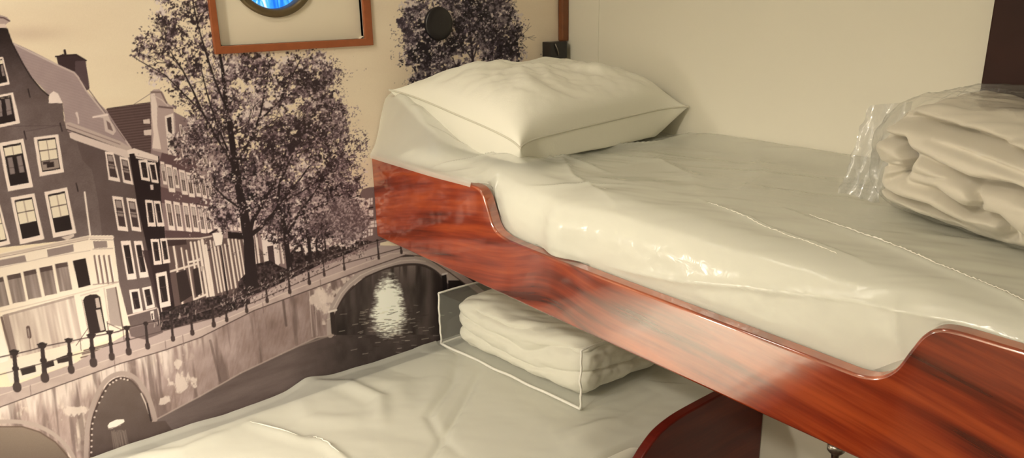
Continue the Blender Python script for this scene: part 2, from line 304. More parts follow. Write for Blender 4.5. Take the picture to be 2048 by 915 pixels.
        C.a[c:d, a:b] = C.a[c:d, a:b]*(1-mm)+(A[k]*(1-t)+A[k+1]*t)*mm
    RL = [(52, 38, 38), (88, 68, 66), (124, 102, 98), (160, 137, 130), (206, 183, 170), (226, 204, 186)]; RM = [(34, 23, 25), (52, 38, 39), (78, 59, 60), (108, 86, 86), (140, 116, 114), (186, 160, 150)]
    low = [(620, 440, 100, 60), (560, 430, 80, 50), (700, 440, 44, 56), (450, 420, 34, 50), (520, 400, 100, 60), (660, 390, 60, 60)]
    sideL = [(400, 330, 34, 60), (430, 400, 44, 50), (400, 270, 40, 40)]
    crown(leaf_left, 160, RL, .74, .13, .76); crown(big, 161, RL, .95, .12, .66); crown(low, 162, RL, 1.05, .14, .56); crown(sideL, 175, RL, .8, .2, .6)
    # trunks and main limbs
    branch([(504, 575), (500, 530), (497, 480), (488, 430), (480, 390), (470, 330), (462, 270), (452, 210), (445, 140), (436, 90)], 25, 4)
    branch([(497, 475), (505, 440), (520, 415), (540, 380), (560, 340), (572, 300)], 9, 3); branch([(500, 470), (520, 455), (548, 425), (560, 405), (590, 370), (620, 330)], 9, 2.5)
    branch([(482, 390), (476, 350), (455, 310), (430, 270), (405, 225), (385, 180), (365, 140), (345, 110)], 7, 2); branch([(470, 330), (500, 280), (520, 230), (530, 180), (540, 120)], 5, 2)
    branch([(450, 210), (425, 150), (410, 100), (395, 50), (385, 0), (380, -60)], 4, 1.6); branch([(405, 225), (370, 190), (330, 150), (280, 122), (262, 110)], 3, 1)
    branch([(455, 300), (430, 240), (412, 180), (400, 130)], 4, 1.5); branch([(520, 240), (560, 200), (580, 160), (600, 120)], 3.4, 1.5); branch([(486, 420), (450, 395), (425, 370)], 5, 2)
    branch([(580, 540), (574, 500), (570, 460), (562, 430), (555, 400), (560, 360), (585, 310)], 12, 3); branch([(572, 470), (588, 445), (600, 420), (625, 390), (650, 350)], 6, 2)
    branch([(621, 528), (618, 490), (612, 450), (606, 420)], 8, 3); branch([(634, 520), (632, 480), (640, 450)], 4, 2); branch([(652, 510), (648, 470), (655, 440)], 3, 2); branch([(560, 405), (600, 385), (660, 345), (715, 330)], 3, 1.2)
    branch([(600, 430), (640, 410), (690, 400), (720, 390)], 3, 1)
    for (x, y, a, L, w) in [(572, 300, -1.2, 40, 3), (365, 140, -2.3, 30, 2), (585, 310, -1, 40, 3), (462, 270, -1, 40, 3), (452, 210, -1.5, 40, 2.5), (436, 90, -1.4, 34, 2.4), (395, 50, -1.2, 30, 2), (345, 110, -2.2, 30, 1.6), (500, 280, -.6, 40, 3)]:
        for k in range(2): twigs(x, y, a+R.uniform(-.5, .5), L, w, 4)
    crown(leaf_left, 163, RM[1:], .70, .15, .90); crown(big, 164, RM[1:], .85, .13, .86); crown(low, 165, RM, .85, .16, .84)
    crown([(470, 350, 60, 80), (500, 400, 60, 50), (580, 400, 80, 40), (450, 300, 34, 60), (470, 240, 30, 60)], 166, [(30, 21, 23), (44, 32, 34), (66, 50, 51), (84, 66, 66)], .8, .14, .90)
    # limbs showing through
    branch([(504, 575), (500, 530), (497, 480), (488, 430), (480, 390), (470, 330), (462, 270), (452, 210), (445, 140), (436, 90)], 25, 4)
    branch([(497, 475), (505, 440), (520, 415), (540, 380), (560, 340), (572, 300)], 9, 3); branch([(500, 470), (520, 455), (548, 425), (560, 405), (590, 370), (620, 330)], 9, 2.5)
    branch([(482, 390), (476, 350), (455, 310), (430, 270), (405, 225), (385, 180), (365, 140), (345, 110)], 7, 2); branch([(470, 330), (500, 280), (520, 230), (530, 180), (540, 120)], 5, 2)
    branch([(450, 210), (425, 150), (410, 100), (395, 50), (385, 0), (380, -60)], 4, 1.6); branch([(405, 225), (370, 190), (330, 150), (280, 122), (262, 110)], 3, 1)
    branch([(455, 300), (430, 240), (412, 180), (400, 130)], 4, 1.5); branch([(520, 240), (560, 200), (580, 160), (600, 120)], 3.4, 1.5); branch([(486, 420), (450, 395), (425, 370)], 5, 2)
    branch([(580, 540), (574, 500), (570, 460), (562, 430), (555, 400), (560, 360), (585, 310)], 12, 3); branch([(572, 470), (588, 445), (600, 420), (625, 390), (650, 350)], 6, 2)
    branch([(621, 528), (618, 490), (612, 450), (606, 420)], 8, 3); branch([(634, 520), (632, 480), (640, 450)], 4, 2); branch([(652, 510), (648, 470), (655, 440)], 3, 2); branch([(560, 405), (600, 385), (660, 345), (715, 330)], 3, 1.2)
    branch([(600, 430), (640, 410), (690, 400), (720, 390)], 3, 1)
    leaves(leaf_left, 1800, dk+md, .50, .09, (.8, 2.1), 64)
    leaves(big, 4200, dk+md+lt+lt, .42, .075, (.8, 2.4), 65)
    leaves(big, 900, [(214, 192, 176), (232, 210, 188)], .5, .1, (.8, 2.2), 90)
    leaves(low, 900, lt, .5, .1, (.8, 2.2), 91)
    crown([(640, 190, 60, 60), (690, 250, 44, 60), (715, 300, 30, 60), (700, 350, 44, 40), (655, 150, 50, 40)], 168, RM[2:], .62, .3, .74); leaves([(640, 190, 50, 60), (690, 240, 40, 50), (715, 300, 34, 50), (700, 350, 40, 40), (660, 150, 40, 40), (725, 300, 16, 30)], 900, md, .56, .11, (.6, 1.5), 68)
    crown([(690, 440, 50, 50), (650, 455, 50, 30)], 169, [(92, 72, 70), (124, 102, 98), (150, 128, 122), (182, 158, 150)], .9, .26, .6, .9)
    # upper right tree
    up = [(930, 40, 110, 90), (860, 100, 66, 70), (990, 60, 60, 80), (840, 40, 50, 60), (920, -40, 110, 60), (1000, 110, 50, 50), (900, 150, 50, 40), (850, -40, 50, 50), (840, 165, 30, 20)]
    crown(up, 170, [(60, 48, 54), (104, 86, 90), (150, 130, 126), (196, 174, 162), (216, 196, 178)], .95, .13, .62)
    branch([(950, 200), (945, 120), (940, 60), (935, 0), (930, -60)], 6, 2, (46, 34, 40))
    for (x, y, a) in [(945, 120, -1), (945, 120, -2.2), (940, 60, -1.1), (940, 60, -2.1), (935, 0, -1.5), (950, 160, -.8), (950, 160, -2.4), (940, 90, -.5)]: twigs(x, y, a, 44, 3, 5, (50, 38, 42))
    crown(up, 171, [(30, 23, 28), (46, 37, 42), (66, 54, 59), (92, 78, 80), (128, 112, 108)], .88, .15, .74)
    leaves(up, 1200, [(176, 156, 146), (206, 188, 170)], .5, .1, (.8, 2.2), 92)
    leaves(up, 2600, [(40, 31, 38), (58, 46, 54), (82, 68, 74), (140, 122, 120)], .45, .085, (.7, 1.8), 71)
    leaves([(800, 60, 24, 50), (805, 110, 26, 40), (1045, 60, 16, 50), (800, 170, 20, 8), (1085, 106, 8, 5)], 420, [(96, 80, 78), (130, 112, 104)], .5, .12, (.6, 1.5), 73)
    def sm(P, n=6):
        o = []
        for i in range(len(P)-1):
            p0 = P[max(0, i-1)]; p1 = P[i]; p2 = P[i+1]; p3 = P[min(len(P)-1, i+2)]
            for k in range(n):
                t = k/n
                o.append(tuple(.5*(2*p1[j]+(p2[j]-p0[j])*t+(2*p0[j]-5*p1[j]+4*p2[j]-p3[j])*t*t+(3*p1[j]-p0[j]-3*p2[j]+p3[j])*t**3) for j in (0, 1)))
        return o+[P[-1]]
    # ---- quay wall, arches and water
    capt = [(-420, 822), (0, 789), (90, 760), (210, 720), (300, 691), (400, 658), (454, 636), (562, 588), (670, 547), (779, 507), (833, 501), (880, 520), (940, 560), (990, 600)]
    capb = [(-420, 850), (0, 813), (120, 769), (240, 726), (330, 699), (400, 674), (508, 620), (616, 580), (725, 539), (811, 509), (850, 512), (900, 545), (960, 590)]
    water_line = [(302, 843), (400, 791), (481, 745), (562, 707), (633, 674), (670, 669)]
    def wcol(X, Y):
        t = C.noise(X, Y+.35*X, .012, .06, 80, 4)[..., None]
        b = mix((84, 68, 62), (120, 102, 94), t)
        return mix(b, mix((44, 34, 31), (84, 70, 64), C.noise(X, Y, .05, .03, 95, 3)[..., None]), (np.clip((X+(Y-660)*.4-610)/90, 0, 1)*.85)[..., None])
    C.poly([(-420, 840), (0, 805), (400, 670), (811, 505), (900, 540), (1180, 600), (1180, 1000), (-420, 1000)], wcol)
    def stone(X, Y):
        b = mix((176, 150, 136), (150, 126, 115), np.clip((X-80)/420, 0, 1)[..., None])
        b = b+(C.noise(X, Y, .02, .02, 81, 4)[..., None]-.5)*60+(C.noise(X+.2*Y, Y, .3, .06, 181, 3)[..., None]-.5)*22
        dr = C.noise(X-.1*Y, Y, .09, .012, 82, 3); top = np.interp(X, [p[0] for p in capb], [p[1] for p in capb])
        dep = np.clip(1-(Y-top)/90, 0, 1)
        wl = np.clip((dr*dep-.24)*5, 0, 1)[..., None]*np.clip(1-(X-330)/120, .0, 1)[..., None]
        b = mix(b, (222, 200, 182), wl*.9)
        p = np.clip((C.noise(X, Y, .05, .035, 83, 5)-.60)*9, 0, 1)[..., None]*np.clip(1-(X-340)/60, 0, 1)[..., None]
        b = mix(b, (220, 198, 176), p*.8)
        ds = np.clip((C.noise(X-.12*Y, Y, .08, .008, 84, 3)-.54)*6, 0, 1)[..., None]
        return mix(b, (96, 76, 68), ds*.6)
    C.poly(capb[:10]+[(790, 520), (746, 537), (703, 563), (675, 600), (667, 640), (670, 669)]+water_line[::-1]+[(302, 843), (302, 1000), (-420, 1000)], stone)
    # light crust near the right arch and drips near the second arch
    for cx, cy, sx, sy, n_ in [(655, 590, 34, 26, 90), (365, 765, 26, 16, 60), (355, 725, 14, 12, 20), (330, 800, 16, 10, 16), (150, 820, 24, 8, 24), (640, 605, 22, 30, 40), (700, 560, 40, 10, 50)]:
        a, b, c, d = C.box([cx-sx*1.4, cx+sx*1.4], [cy-sy*1.4, cy+sy*1.4]); X, Y = C.grid(a, b, c, d)
        m = np.clip((C.noise(X, Y, .09, .06, 85+n_, 4)*1.5-.28-np.hypot((X-cx)/sx, (Y-cy)/sy)*.5)*5, 0, 1)
        C.put((a, b, c, d, X, Y, m), (220, 198, 178), .8)
    for x, y0, y1 in [(618, 580, 672), (628, 578, 670)]: C.line([(x, y0), (x+6, y1)], 1.4, (206, 184, 166), .7)
    C.line([(566, 600), (572, 650)], 5, (88, 70, 62), .7); C.line([(420, 680), (440, 760)], 5, (92, 74, 66), .5)
    # lit foot of the wall at the water
    C.line(water_line, 3, (176, 154, 138), .7)
    # second arch
    A2 = [(180, 1000), (181, 915), (183, 850), (195, 808), (216, 769), (238, 755), (261, 760), (282, 784), (294, 808), (302, 843)]; A2d = A2; A2 = sm(A2)
    C.line(sm([(172, 1000), (172, 900), (176, 850), (188, 802), (210, 762), (238, 746), (266, 752), (290, 780), (302, 808), (310, 838)]), 9, (166, 144, 130))
    C.poly(A2+[(330, 840), (345, 860), (330, 1000)], lambda X, Y: mix((104, 86, 76), (74, 58, 52), np.clip((Y-760)/170, 0, 1)[..., None])+(C.noise(X, Y, .03, .03, 90)[..., None]-.5)*16)
    C.line(A2[:37], 4, (70, 52, 46)); C.line(A2[36:], 4, (86, 68, 60))
    for k in range(len(A2d)-4):
        (xa, ya), (xb, yb) = A2d[k], A2d[k+1]
        for t in ((.1, .4, .7) if k > 1 else np.linspace(0, .9, 6)): C.dab(xa+(xb-xa)*t+1, ya+(yb-ya)*t, 2.2, .8, 0, (216, 194, 176), .9)
    C.line([(282, 786), (292, 808), (298, 826)], 3, (196, 174, 156)); C.line([(294, 806), (302, 840)], 3.5, (48, 34, 32))
    for k in range(34): C.line([(222+k*.9, 858+R.rand()*6), (228+k*.95+R.rand()*4, 900+R.rand()*30)], 1.6, (140, 122, 108) if k % 3 else (96, 78, 70), .5)
    C.poly([(215, 850), (219, 844), (232, 838), (247, 837), (249, 842), (240, 850), (224, 856), (217, 857)], (236, 218, 196)); C.line([(216, 856), (232, 853), (248, 844)], 1.4, (110, 90, 80))
    # first arch
    C.line(sm([(-60, 845), (0, 842), (45, 843), (84, 854), (118, 876), (146, 912), (160, 960)]), 8, (172, 150, 134))
    C.poly(sm([(-420, 862), (0, 852), (45, 852), (78, 862), (111, 883), (138, 915), (150, 1000)])+[(-420, 1000)], lambda X, Y: mix((132, 112, 94), (104, 86, 72), np.clip((Y-850)/90, 0, 1)[..., None]))
    C.line([(-60, 852), (0, 852), (45, 852), (78, 862), (111, 883), (138, 915), (150, 960)], 2.5, (96, 74, 60))
    # ---- bridge arch on the right with sun glitter
    A3 = [(669, 669), (668, 640), (674, 618), (688, 594), (703, 577), (724, 559), (746, 547), (772, 537), (800, 531), (826, 529), (844, 531), (862, 538), (876, 547), (890, 565), (896, 590), (896, 640), (890, 668), (669, 669)]; A3 = sm(A3[:13])+A3[13:]
    C.line(sm([(660, 668), (660, 640), (667, 614), (682, 586), (699, 567), (720, 550), (746, 538), (772, 528), (800, 521), (828, 519), (850, 522), (870, 531), (886, 544), (900, 562)]), 13, (170, 150, 136))
    C.line([(667, 614), (682, 586), (699, 567), (720, 550), (746, 538), (800, 521), (828, 519), (850, 522)], 2, (214, 194, 176), .6)
    C.poly([(811, 503), (850, 500), (960, 575), (960, 600), (900, 560), (870, 528), (840, 516)], (176, 156, 140))
    def w3(X, Y):
        t = C.noise(X, Y, .05, .012, 95, 3)[..., None]
        b = mix((40, 31, 28), (104, 88, 80), np.clip(t*1.5-.35, 0, 1))
        b = mix(b, (140, 122, 110), (np.clip(1-(Y-532)/46, 0, 1)*np.clip((C.noise(X, Y, .12, .01, 96, 2)-.4)*4, 0, 1))[..., None]*.7)
        return mix(b, (40, 30, 27), np.clip((X-850)/30, 0, 1)[..., None]*.8)
    C.poly(A3, w3); C.line(A3[:73], 2.2, (60, 46, 42))
    C.poly([(896, 560), (940, 560), (960, 600), (896, 640)], (38, 28, 26))
    gx = lambda X, Y: np.clip(1.35-np.hypot((X-776)/(27+np.clip((Y-600)/90, 0, 1)*12), np.where(Y > 620, (Y-620)/46, (Y-620)/62)), 0, 1)
    r = C.mask([(669, 669)]+A3[:73]+[(900, 600), (905, 690), (820, 740), (700, 760), (620, 720), (640, 690)])
    X, Y = r[4], r[5]; g = gx(X, Y); rip = C.noise(X, Y, .07, .34, 97, 3)
    m = np.clip(g*2.1-.2+((rip-.5)*1.6+(C.noise(X, Y, .2, .5, 98, 2)-.5)*1.2)*sstep_(g)*(1.2-g), 0, 1)*r[6]
    C.a[r[2]:r[3], r[0]:r[1]] = mix(C.a[r[2]:r[3], r[0]:r[1]], np.array((255, 248, 222), np.float32), m[..., None])
    for k in range(150):
        x = 775+R.randn()*44; y = 668+abs(R.randn())*22-R.rand()*60
        C.line([(x, y), (x+R.uniform(5, 14), y+R.uniform(-3, 1))], R.uniform(.6, 1.5), (222, 206, 176) if R.rand() < .5 else (48, 36, 32), .6)
    # mooring posts
    C.line([(664, 626), (667, 664)], 9, (52, 40, 36)); C.line([(657, 623), (672, 619)], 4, (220, 202, 182)); C.line([(888, 550), (890, 582)], 9, (22, 14, 16)); C.line([(885, 548), (893, 546)], 4, (222, 206, 190))
    C.line([(600, 690), (666, 668)], 3, (150, 130, 116), .6)
    # cap stone
    C.poly(capt+capb[::-1], lambda X, Y: mix((168, 144, 132), (196, 172, 156), C.noise(X, Y, .04, .04, 99)[..., None]))
    C.line(capb, 2, (84, 66, 60)); C.line(capt, 1.6, (206, 184, 166))
    for x in (60, 228, 330, 365, 525, 580, 640): 
        y = np.interp(x, [p[0] for p in capt], [p[1] for p in capt]); C.line([(x, y), (x+2, y+20)], 1.2, (120, 98, 90))
    # railings
    tops = [(-40, 722), (0, 713), (60, 700), (90, 691), (141, 681), (190, 671), (236, 662), (256, 654), (292, 645), (344, 636), (383, 627), (430, 612), (480, 590), (560, 556), (616, 528), (670, 506), (768, 477), (850, 480)]
    C.line(tops, 2.2, (74, 56, 52)); C.line([(x, y+1.8) for x, y in tops], 1, (178, 156, 144), .6)
    C.line([(0, 748), (90, 724), (180, 700), (260, 678), (344, 656), (430, 634), (510, 602), (616, 556), (680, 528), (800, 496)], 1.8, (84, 66, 60))
    posts = [(-25, 716, 795, 9), (28, 704, 775, 10), (84, 690, 756, 10), (137, 680, 740, 8), (182, 671, 726, 9), (219, 664, 714, 7), (253, 655, 704, 7), (291, 646, 693, 6), (342, 636, 678, 5), (381, 627, 666, 5), (424, 612, 650, 5), (450, 604, 640, 4), (490, 586, 622, 4), (531, 568, 602, 4), (576, 548, 584, 4), (615, 528, 566, 4), (645, 514, 550, 3), (685, 500, 538, 3), (754, 480, 516, 3), (800, 478, 505, 3)]
    for x, a, b, w in posts:
        C.line([(x, a), (x+(b-a)*.09, b)], [w*.75, w*1.1], (52, 38, 36)); C.dab(x, a, w*.85, .8, 0, (48, 34, 32), 1); C.line([(x+(b-a)*.08, b-4), (x+(b-a)*.09, b)], w*1.7, (66, 50, 46))
        if w > 6: C.line([(x-w*.9, a-2), (x+w*.9, a-3)], 3, (40, 28, 26)); C.dab(x+.04*(b-a), a+(b-a)*.45, w*.7, .8, 0, (46, 32, 30), 1)
    # bicycles and people: small strokes along the quay
    for k in range(420):
        x = R.uniform(440, 735); y = np.interp(x, [p[0] for p in tops], [p[1] for p in tops])+R.uniform(-10, 26)
        C.line([(x, y), (x+R.uniform(-3, 3), y+R.uniform(-4, 5))], R.uniform(.7, 1.8), (206, 184, 168) if R.rand() < .36 else (50, 36, 34), .8)
    for k in range(70):
        x = R.uniform(300, 480); y = np.interp(x, [300, 480], [640, 580])+R.uniform(-10, 14)
        C.line([(x, y), (x+R.uniform(-2, 2), y+R.uniform(3, 9))], R.uniform(.8, 2), (196, 174, 158) if R.rand() < .3 else (40, 28, 28), .8)
    C.line([(160, 676), (162, 700)], 1.2, (80, 60, 54)); C.line([(152, 690), (176, 655)], 1.2, (80, 60, 54)); C.line([(214, 645), (246, 660), (248, 680)], 1.2, (70, 52, 48)); C.line([(214, 642), (217, 665)], 1.5, (70, 52, 48))
    # print grain
    C.a += (R.rand(C.h, C.w, 1).astype(np.float32)-.5)*5
    np.clip(C.a, 0, 255, out=C.a)
    return C

# ================================================================ helpers
C_ = bpy.context.scene.collection
def link(o, parent=None):
    C_.objects.link(o)
    if parent is not None: o.parent = parent
    return o
def empty(name, loc, label=None, cat=None, group=None):
    o = bpy.data.objects.new(name, None); o.empty_display_size = .05; o.location = loc; link(o)
    tag(o, label, cat, group); return o
def tag(o, label=None, cat=None, group=None, kind=None):
    if label: o['label'] = label
    if cat: o['category'] = cat
    if group: o['group'] = group
    if kind: o['kind'] = kind
    return o
def mesh_obj(name, V, Fc, mat, parent=None, smooth=True, mods=()):
    """V in room coordinates; the object's origin goes to the parent's base (or the mesh centre)."""
    V = np.asarray(V, float)
    org = np.array(parent_world(parent)) if parent is not None else np.array([(V[:, 0].min()+V[:, 0].max())/2, (V[:, 1].min()+V[:, 1].max())/2, V[:, 2].min()])
    me = bpy.data.meshes.new(name); me.from_pydata((V-org).tolist(), [], [list(map(int, f)) for f in Fc]); me.update()
    if smooth: me.polygons.foreach_set('use_smooth', [True]*len(me.polygons))
    if mat: me.materials.append(mat)
    o = bpy.data.objects.new(name, me); link(o, parent)
    if parent is None: o.location = org
    return o
def parent_world(p):
    v = np.zeros(3)
    while p is not None: v += np.array(p.location); p = p.parent
    return v
def bevel(o, w, seg=2, ang=35):
    m = o.modifiers.new('bevel', 'BEVEL'); m.width = w; m.segments = seg; m.limit_method = 'ANGLE'; m.angle_limit = math.radians(ang); return o
def boxes(L):
    V = []; Fc = []
    for (x0, x1, y0, y1, z0, z1) in L:
        b = len(V); V += [(x, y, z) for z in (z0, z1) for y in (y0, y1) for x in (x0, x1)]
        Fc += [[b+i for i in f] for f in ((0, 2, 3, 1), (4, 5, 7, 6), (0, 1, 5, 4), (2, 6, 7, 3), (0, 4, 6, 2), (1, 3, 7, 5))]
    return V, Fc
def tube(P, r, n=10, closed=False):
    P = [Vector(p) for p in P]; V = []; Fc = []; m = len(P)
    rs = r if hasattr(r, '__len__') else [r]*m
    up = None
    for i, p in enumerate(P):
        t = (P[(i+1) % m]-P[i-1]) if closed else (P[min(m-1, i+1)]-P[max(0, i-1)])
        t.normalize()
        if up is None: up = Vector((0, 0, 1)) if abs(t.z) < .9 else Vector((1, 0, 0))
        a = t.cross(up); a.normalize(); b = a.cross(t); b.normalize(); up = b
        for k in range(n):
            th = 2*math.pi*k/n; V.append(p+(a*math.cos(th)+b*math.sin(th))*rs[i])
    for i in range(m if closed else m-1):
        j = (i+1) % m
        for k in range(n): Fc.append([i*n+k, i*n+(k+1) % n, j*n+(k+1) % n, j*n+k])
    if not closed: Fc.append(list(range(n))[::-1]); Fc.append([(m-1)*n+k for k in range(n)])
    return [tuple(v) for v in V], Fc
def join(parts):
    V = []; Fc = []
    for v, f in parts:
        b = len(V); V += [tuple(q) for q in v]; Fc += [[b+i for i in g] for g in f]
    return V, Fc
def lathe(axis_o, axis, prof, n=48):
    """prof: (radius, offset along axis)"""
    ax = Vector(axis).normalized(); a = ax.orthogonal().normalized(); b = ax.cross(a); V = []; Fc = []
    for (r, h) in prof:
        for k in range(n):
            th = 2*math.pi*k/n; V.append(tuple(Vector(axis_o)+ax*h+(a*math.cos(th)+b*math.sin(th))*r))
    for i in range(len(prof)-1):
        for k in range(n): Fc.append([i*n+k, i*n+(k+1) % n, (i+1)*n+(k+1) % n, (i+1)*n+k])
    return V, Fc
_R = np.random.RandomState(99).rand(257, 257)
def fbm(X, Y, f, seed=0, oct=3):
    X = np.asarray(X, float); Y = np.asarray(Y, float); o = np.zeros(np.broadcast(X, Y).shape); amp = 1.; tot = 0.
    for k in range(oct):
        u = X*f*2**k+13.7*seed+k*7.1+500; v = Y*f*2**k+5.3*seed+k*3.3+500
        iu = np.floor(u).astype(int); iv = np.floor(v).astype(int); fu = u-iu; fv = v-iv
        fu = fu*fu*(3-2*fu); fv = fv*fv*(3-2*fv); iu %= 256; iv %= 256
        o = o+amp*((_R[iv, iu]*(1-fu)+_R[iv, iu+1]*fu)*(1-fv)+(_R[iv+1, iu]*(1-fu)+_R[iv+1, iu+1]*fu)*fv); tot += amp; amp *= .5
    return o/tot-.5
def sstep(a, b, x):
    t = np.clip((np.asarray(x, float)-a)/(b-a), 0, 1); return t*t*(3-2*t)
def crease(X, Y, P, w, h, tent=True, taper=True):
    """a fold running along the polyline P: width w, height h"""
    D = np.full(np.broadcast(X, Y).shape, 9.); T = np.zeros_like(D); L = 0; seg = []
    for i in range(len(P)-1): seg.append(math.hypot(P[i+1][0]-P[i][0], P[i+1][1]-P[i][1]))
    tot = sum(seg); acc = 0
    for i in range(len(P)-1):
        (ax, ay), (bx, by) = P[i], P[i+1]
        t = np.clip(((X-ax)*(bx-ax)+(Y-ay)*(by-ay))/(seg[i]**2+1e-12), 0, 1)
        d = np.hypot(X-ax-t*(bx-ax), Y-ay-t*(by-ay)); T = np.where(d < D, (acc+t*seg[i])/tot, T); D = np.minimum(D, d); acc += seg[i]
    g = np.exp(-np.abs(D)/w*1.6) if tent else np.exp(-(D/w)**2)
    return h*g*(np.sin(np.pi*np.clip(T, .04, .96))**.5 if taper else 1)
def grid_faces(nu, nv, off=0):
    return [[off+i*nv+j, off+(i+1)*nv+j, off+(i+1)*nv+j+1, off+i*nv+j+1] for i in range(nu-1) for j in range(nv-1)]
def rounded_box(x0, x1, y0, y1, z0, z1, r, n=(40, 40, 14), disp=None):
    """closed box with soft edges; disp(P, N) -> new points"""
    V = []; idx = {}; Fc = []
    def vid(i, j, k):
        key = (i, j, k)
        if key not in idx: idx[key] = len(V); V.append(key)
        return idx[key]
    nx, ny, nz = n
    for i in range(nx):
        for j in range(ny):
            Fc.append([vid(i, j, 0), vid(i, j+1, 0), vid(i+1, j+1, 0), vid(i+1, j, 0)]); Fc.append([vid(i, j, nz), vid(i+1, j, nz), vid(i+1, j+1, nz), vid(i, j+1, nz)])
    for i in range(nx):
        for k in range(nz):
            Fc.append([vid(i, 0, k), vid(i+1, 0, k), vid(i+1, 0, k+1), vid(i, 0, k+1)]); Fc.append([vid(i, ny, k), vid(i, ny, k+1), vid(i+1, ny, k+1), vid(i+1, ny, k)])
    for j in range(ny):
        for k in range(nz):
            Fc.append([vid(0, j, k), vid(0, j, k+1), vid(0, j+1, k+1), vid(0, j+1, k)]); Fc.append([vid(nx, j, k), vid(nx, j+1, k), vid(nx, j+1, k+1), vid(nx, j, k+1)])
    K = np.array(V, float)/np.array([nx, ny, nz]); lo = np.array([x0, y0, z0]); hi = np.array([x1, y1, z1])
    # denser towards the edges
    K = .5-.5*np.cos(np.pi*K)*(.35)-.0+(K-.5)*.65 if False else K
    P = lo+(hi-lo)*K; I = np.clip(P, lo+r, hi-r); N = P-I; ln = np.linalg.norm(N, axis=1, keepdims=True); N = N/np.maximum(ln, 1e-9)
    P = I+N*r
    if disp is not None: P = disp(P, N)
    return P, Fc

# ================================================================ materials
def mat(name):
    m = bpy.data.materials.new(name); m.use_nodes = True; nt = m.node_tree; nt.nodes.clear()
    out = nt.nodes.new('ShaderNodeOutputMaterial'); return m, nt, out
def principled(name, col, rough=.5, metal=0., coat=0., spec=.5, bump=None, var=None, coat_ior=1.5, coat_rough=.03, sheen=0.):
    m, nt, out = mat(name); p = nt.nodes.new('ShaderNodeBsdfPrincipled'); nt.links.new(p.outputs[0], out.inputs[0])
    p.inputs['Base Color'].default_value = (*col, 1); p.inputs['Roughness'].default_value = rough; p.inputs['Metallic'].default_value = metal
    p.inputs['Coat Weight'].default_value = coat; p.inputs['Coat IOR'].default_value = coat_ior; p.inputs['Coat Roughness'].default_value = coat_rough
    p.inputs['Specular IOR Level'].default_value = spec; p.inputs['Sheen Weight'].default_value = sheen
    g = nt.nodes.new('ShaderNodeNewGeometry')
    if var:
        sc, amt = var; n = nt.nodes.new('ShaderNodeTexNoise'); n.inputs['Scale'].default_value = sc; n.inputs['Detail'].default_value = 4
        nt.links.new(g.outputs['Position'], n.inputs['Vector'])
        r = nt.nodes.new('ShaderNodeMixRGB'); r.blend_type = 'MIX'; r.inputs[1].default_value = (*[c*(1-amt) for c in col], 1); r.inputs[2].default_value = (*[min(1, c*(1+amt)) for c in col], 1)
        nt.links.new(n.outputs['Fac'], r.inputs[0]); nt.links.new(r.outputs[0], p.inputs['Base Color'])
    if bump:
        sc, st = bump; n = nt.nodes.new('ShaderNodeTexNoise'); n.inputs['Scale'].default_value = sc; n.inputs['Detail'].default_value = 3
        nt.links.new(g.outputs['Position'], n.inputs['Vector']); b = nt.nodes.new('ShaderNodeBump'); b.inputs['Strength'].default_value = st; b.inputs['Distance'].default_value = .002
        nt.links.new(n.outputs['Fac'], b.inputs['Height']); nt.links.new(b.outputs[0], p.inputs['Normal'])
    return m
def ramp(nt, pts):
    r = nt.nodes.new('ShaderNodeValToRGB'); e = r.color_ramp.elements
    while len(e) < len(pts): e.new(.5)
    for i, (t, c) in enumerate(pts): e[i].position = t; e[i].color = (*c, 1)
    return r
def math_node(nt, op, a, b=None, c=None):
    n = nt.nodes.new('ShaderNodeMath'); n.operation = op
    for i, v in enumerate((a, b, c)):
        if v is None: continue
        if hasattr(v, 'links') or hasattr(v, 'is_output'): nt.links.new(v, n.inputs[i])
        else: n.inputs[i].default_value = v
    return n.outputs[0]
SHEEN = .07
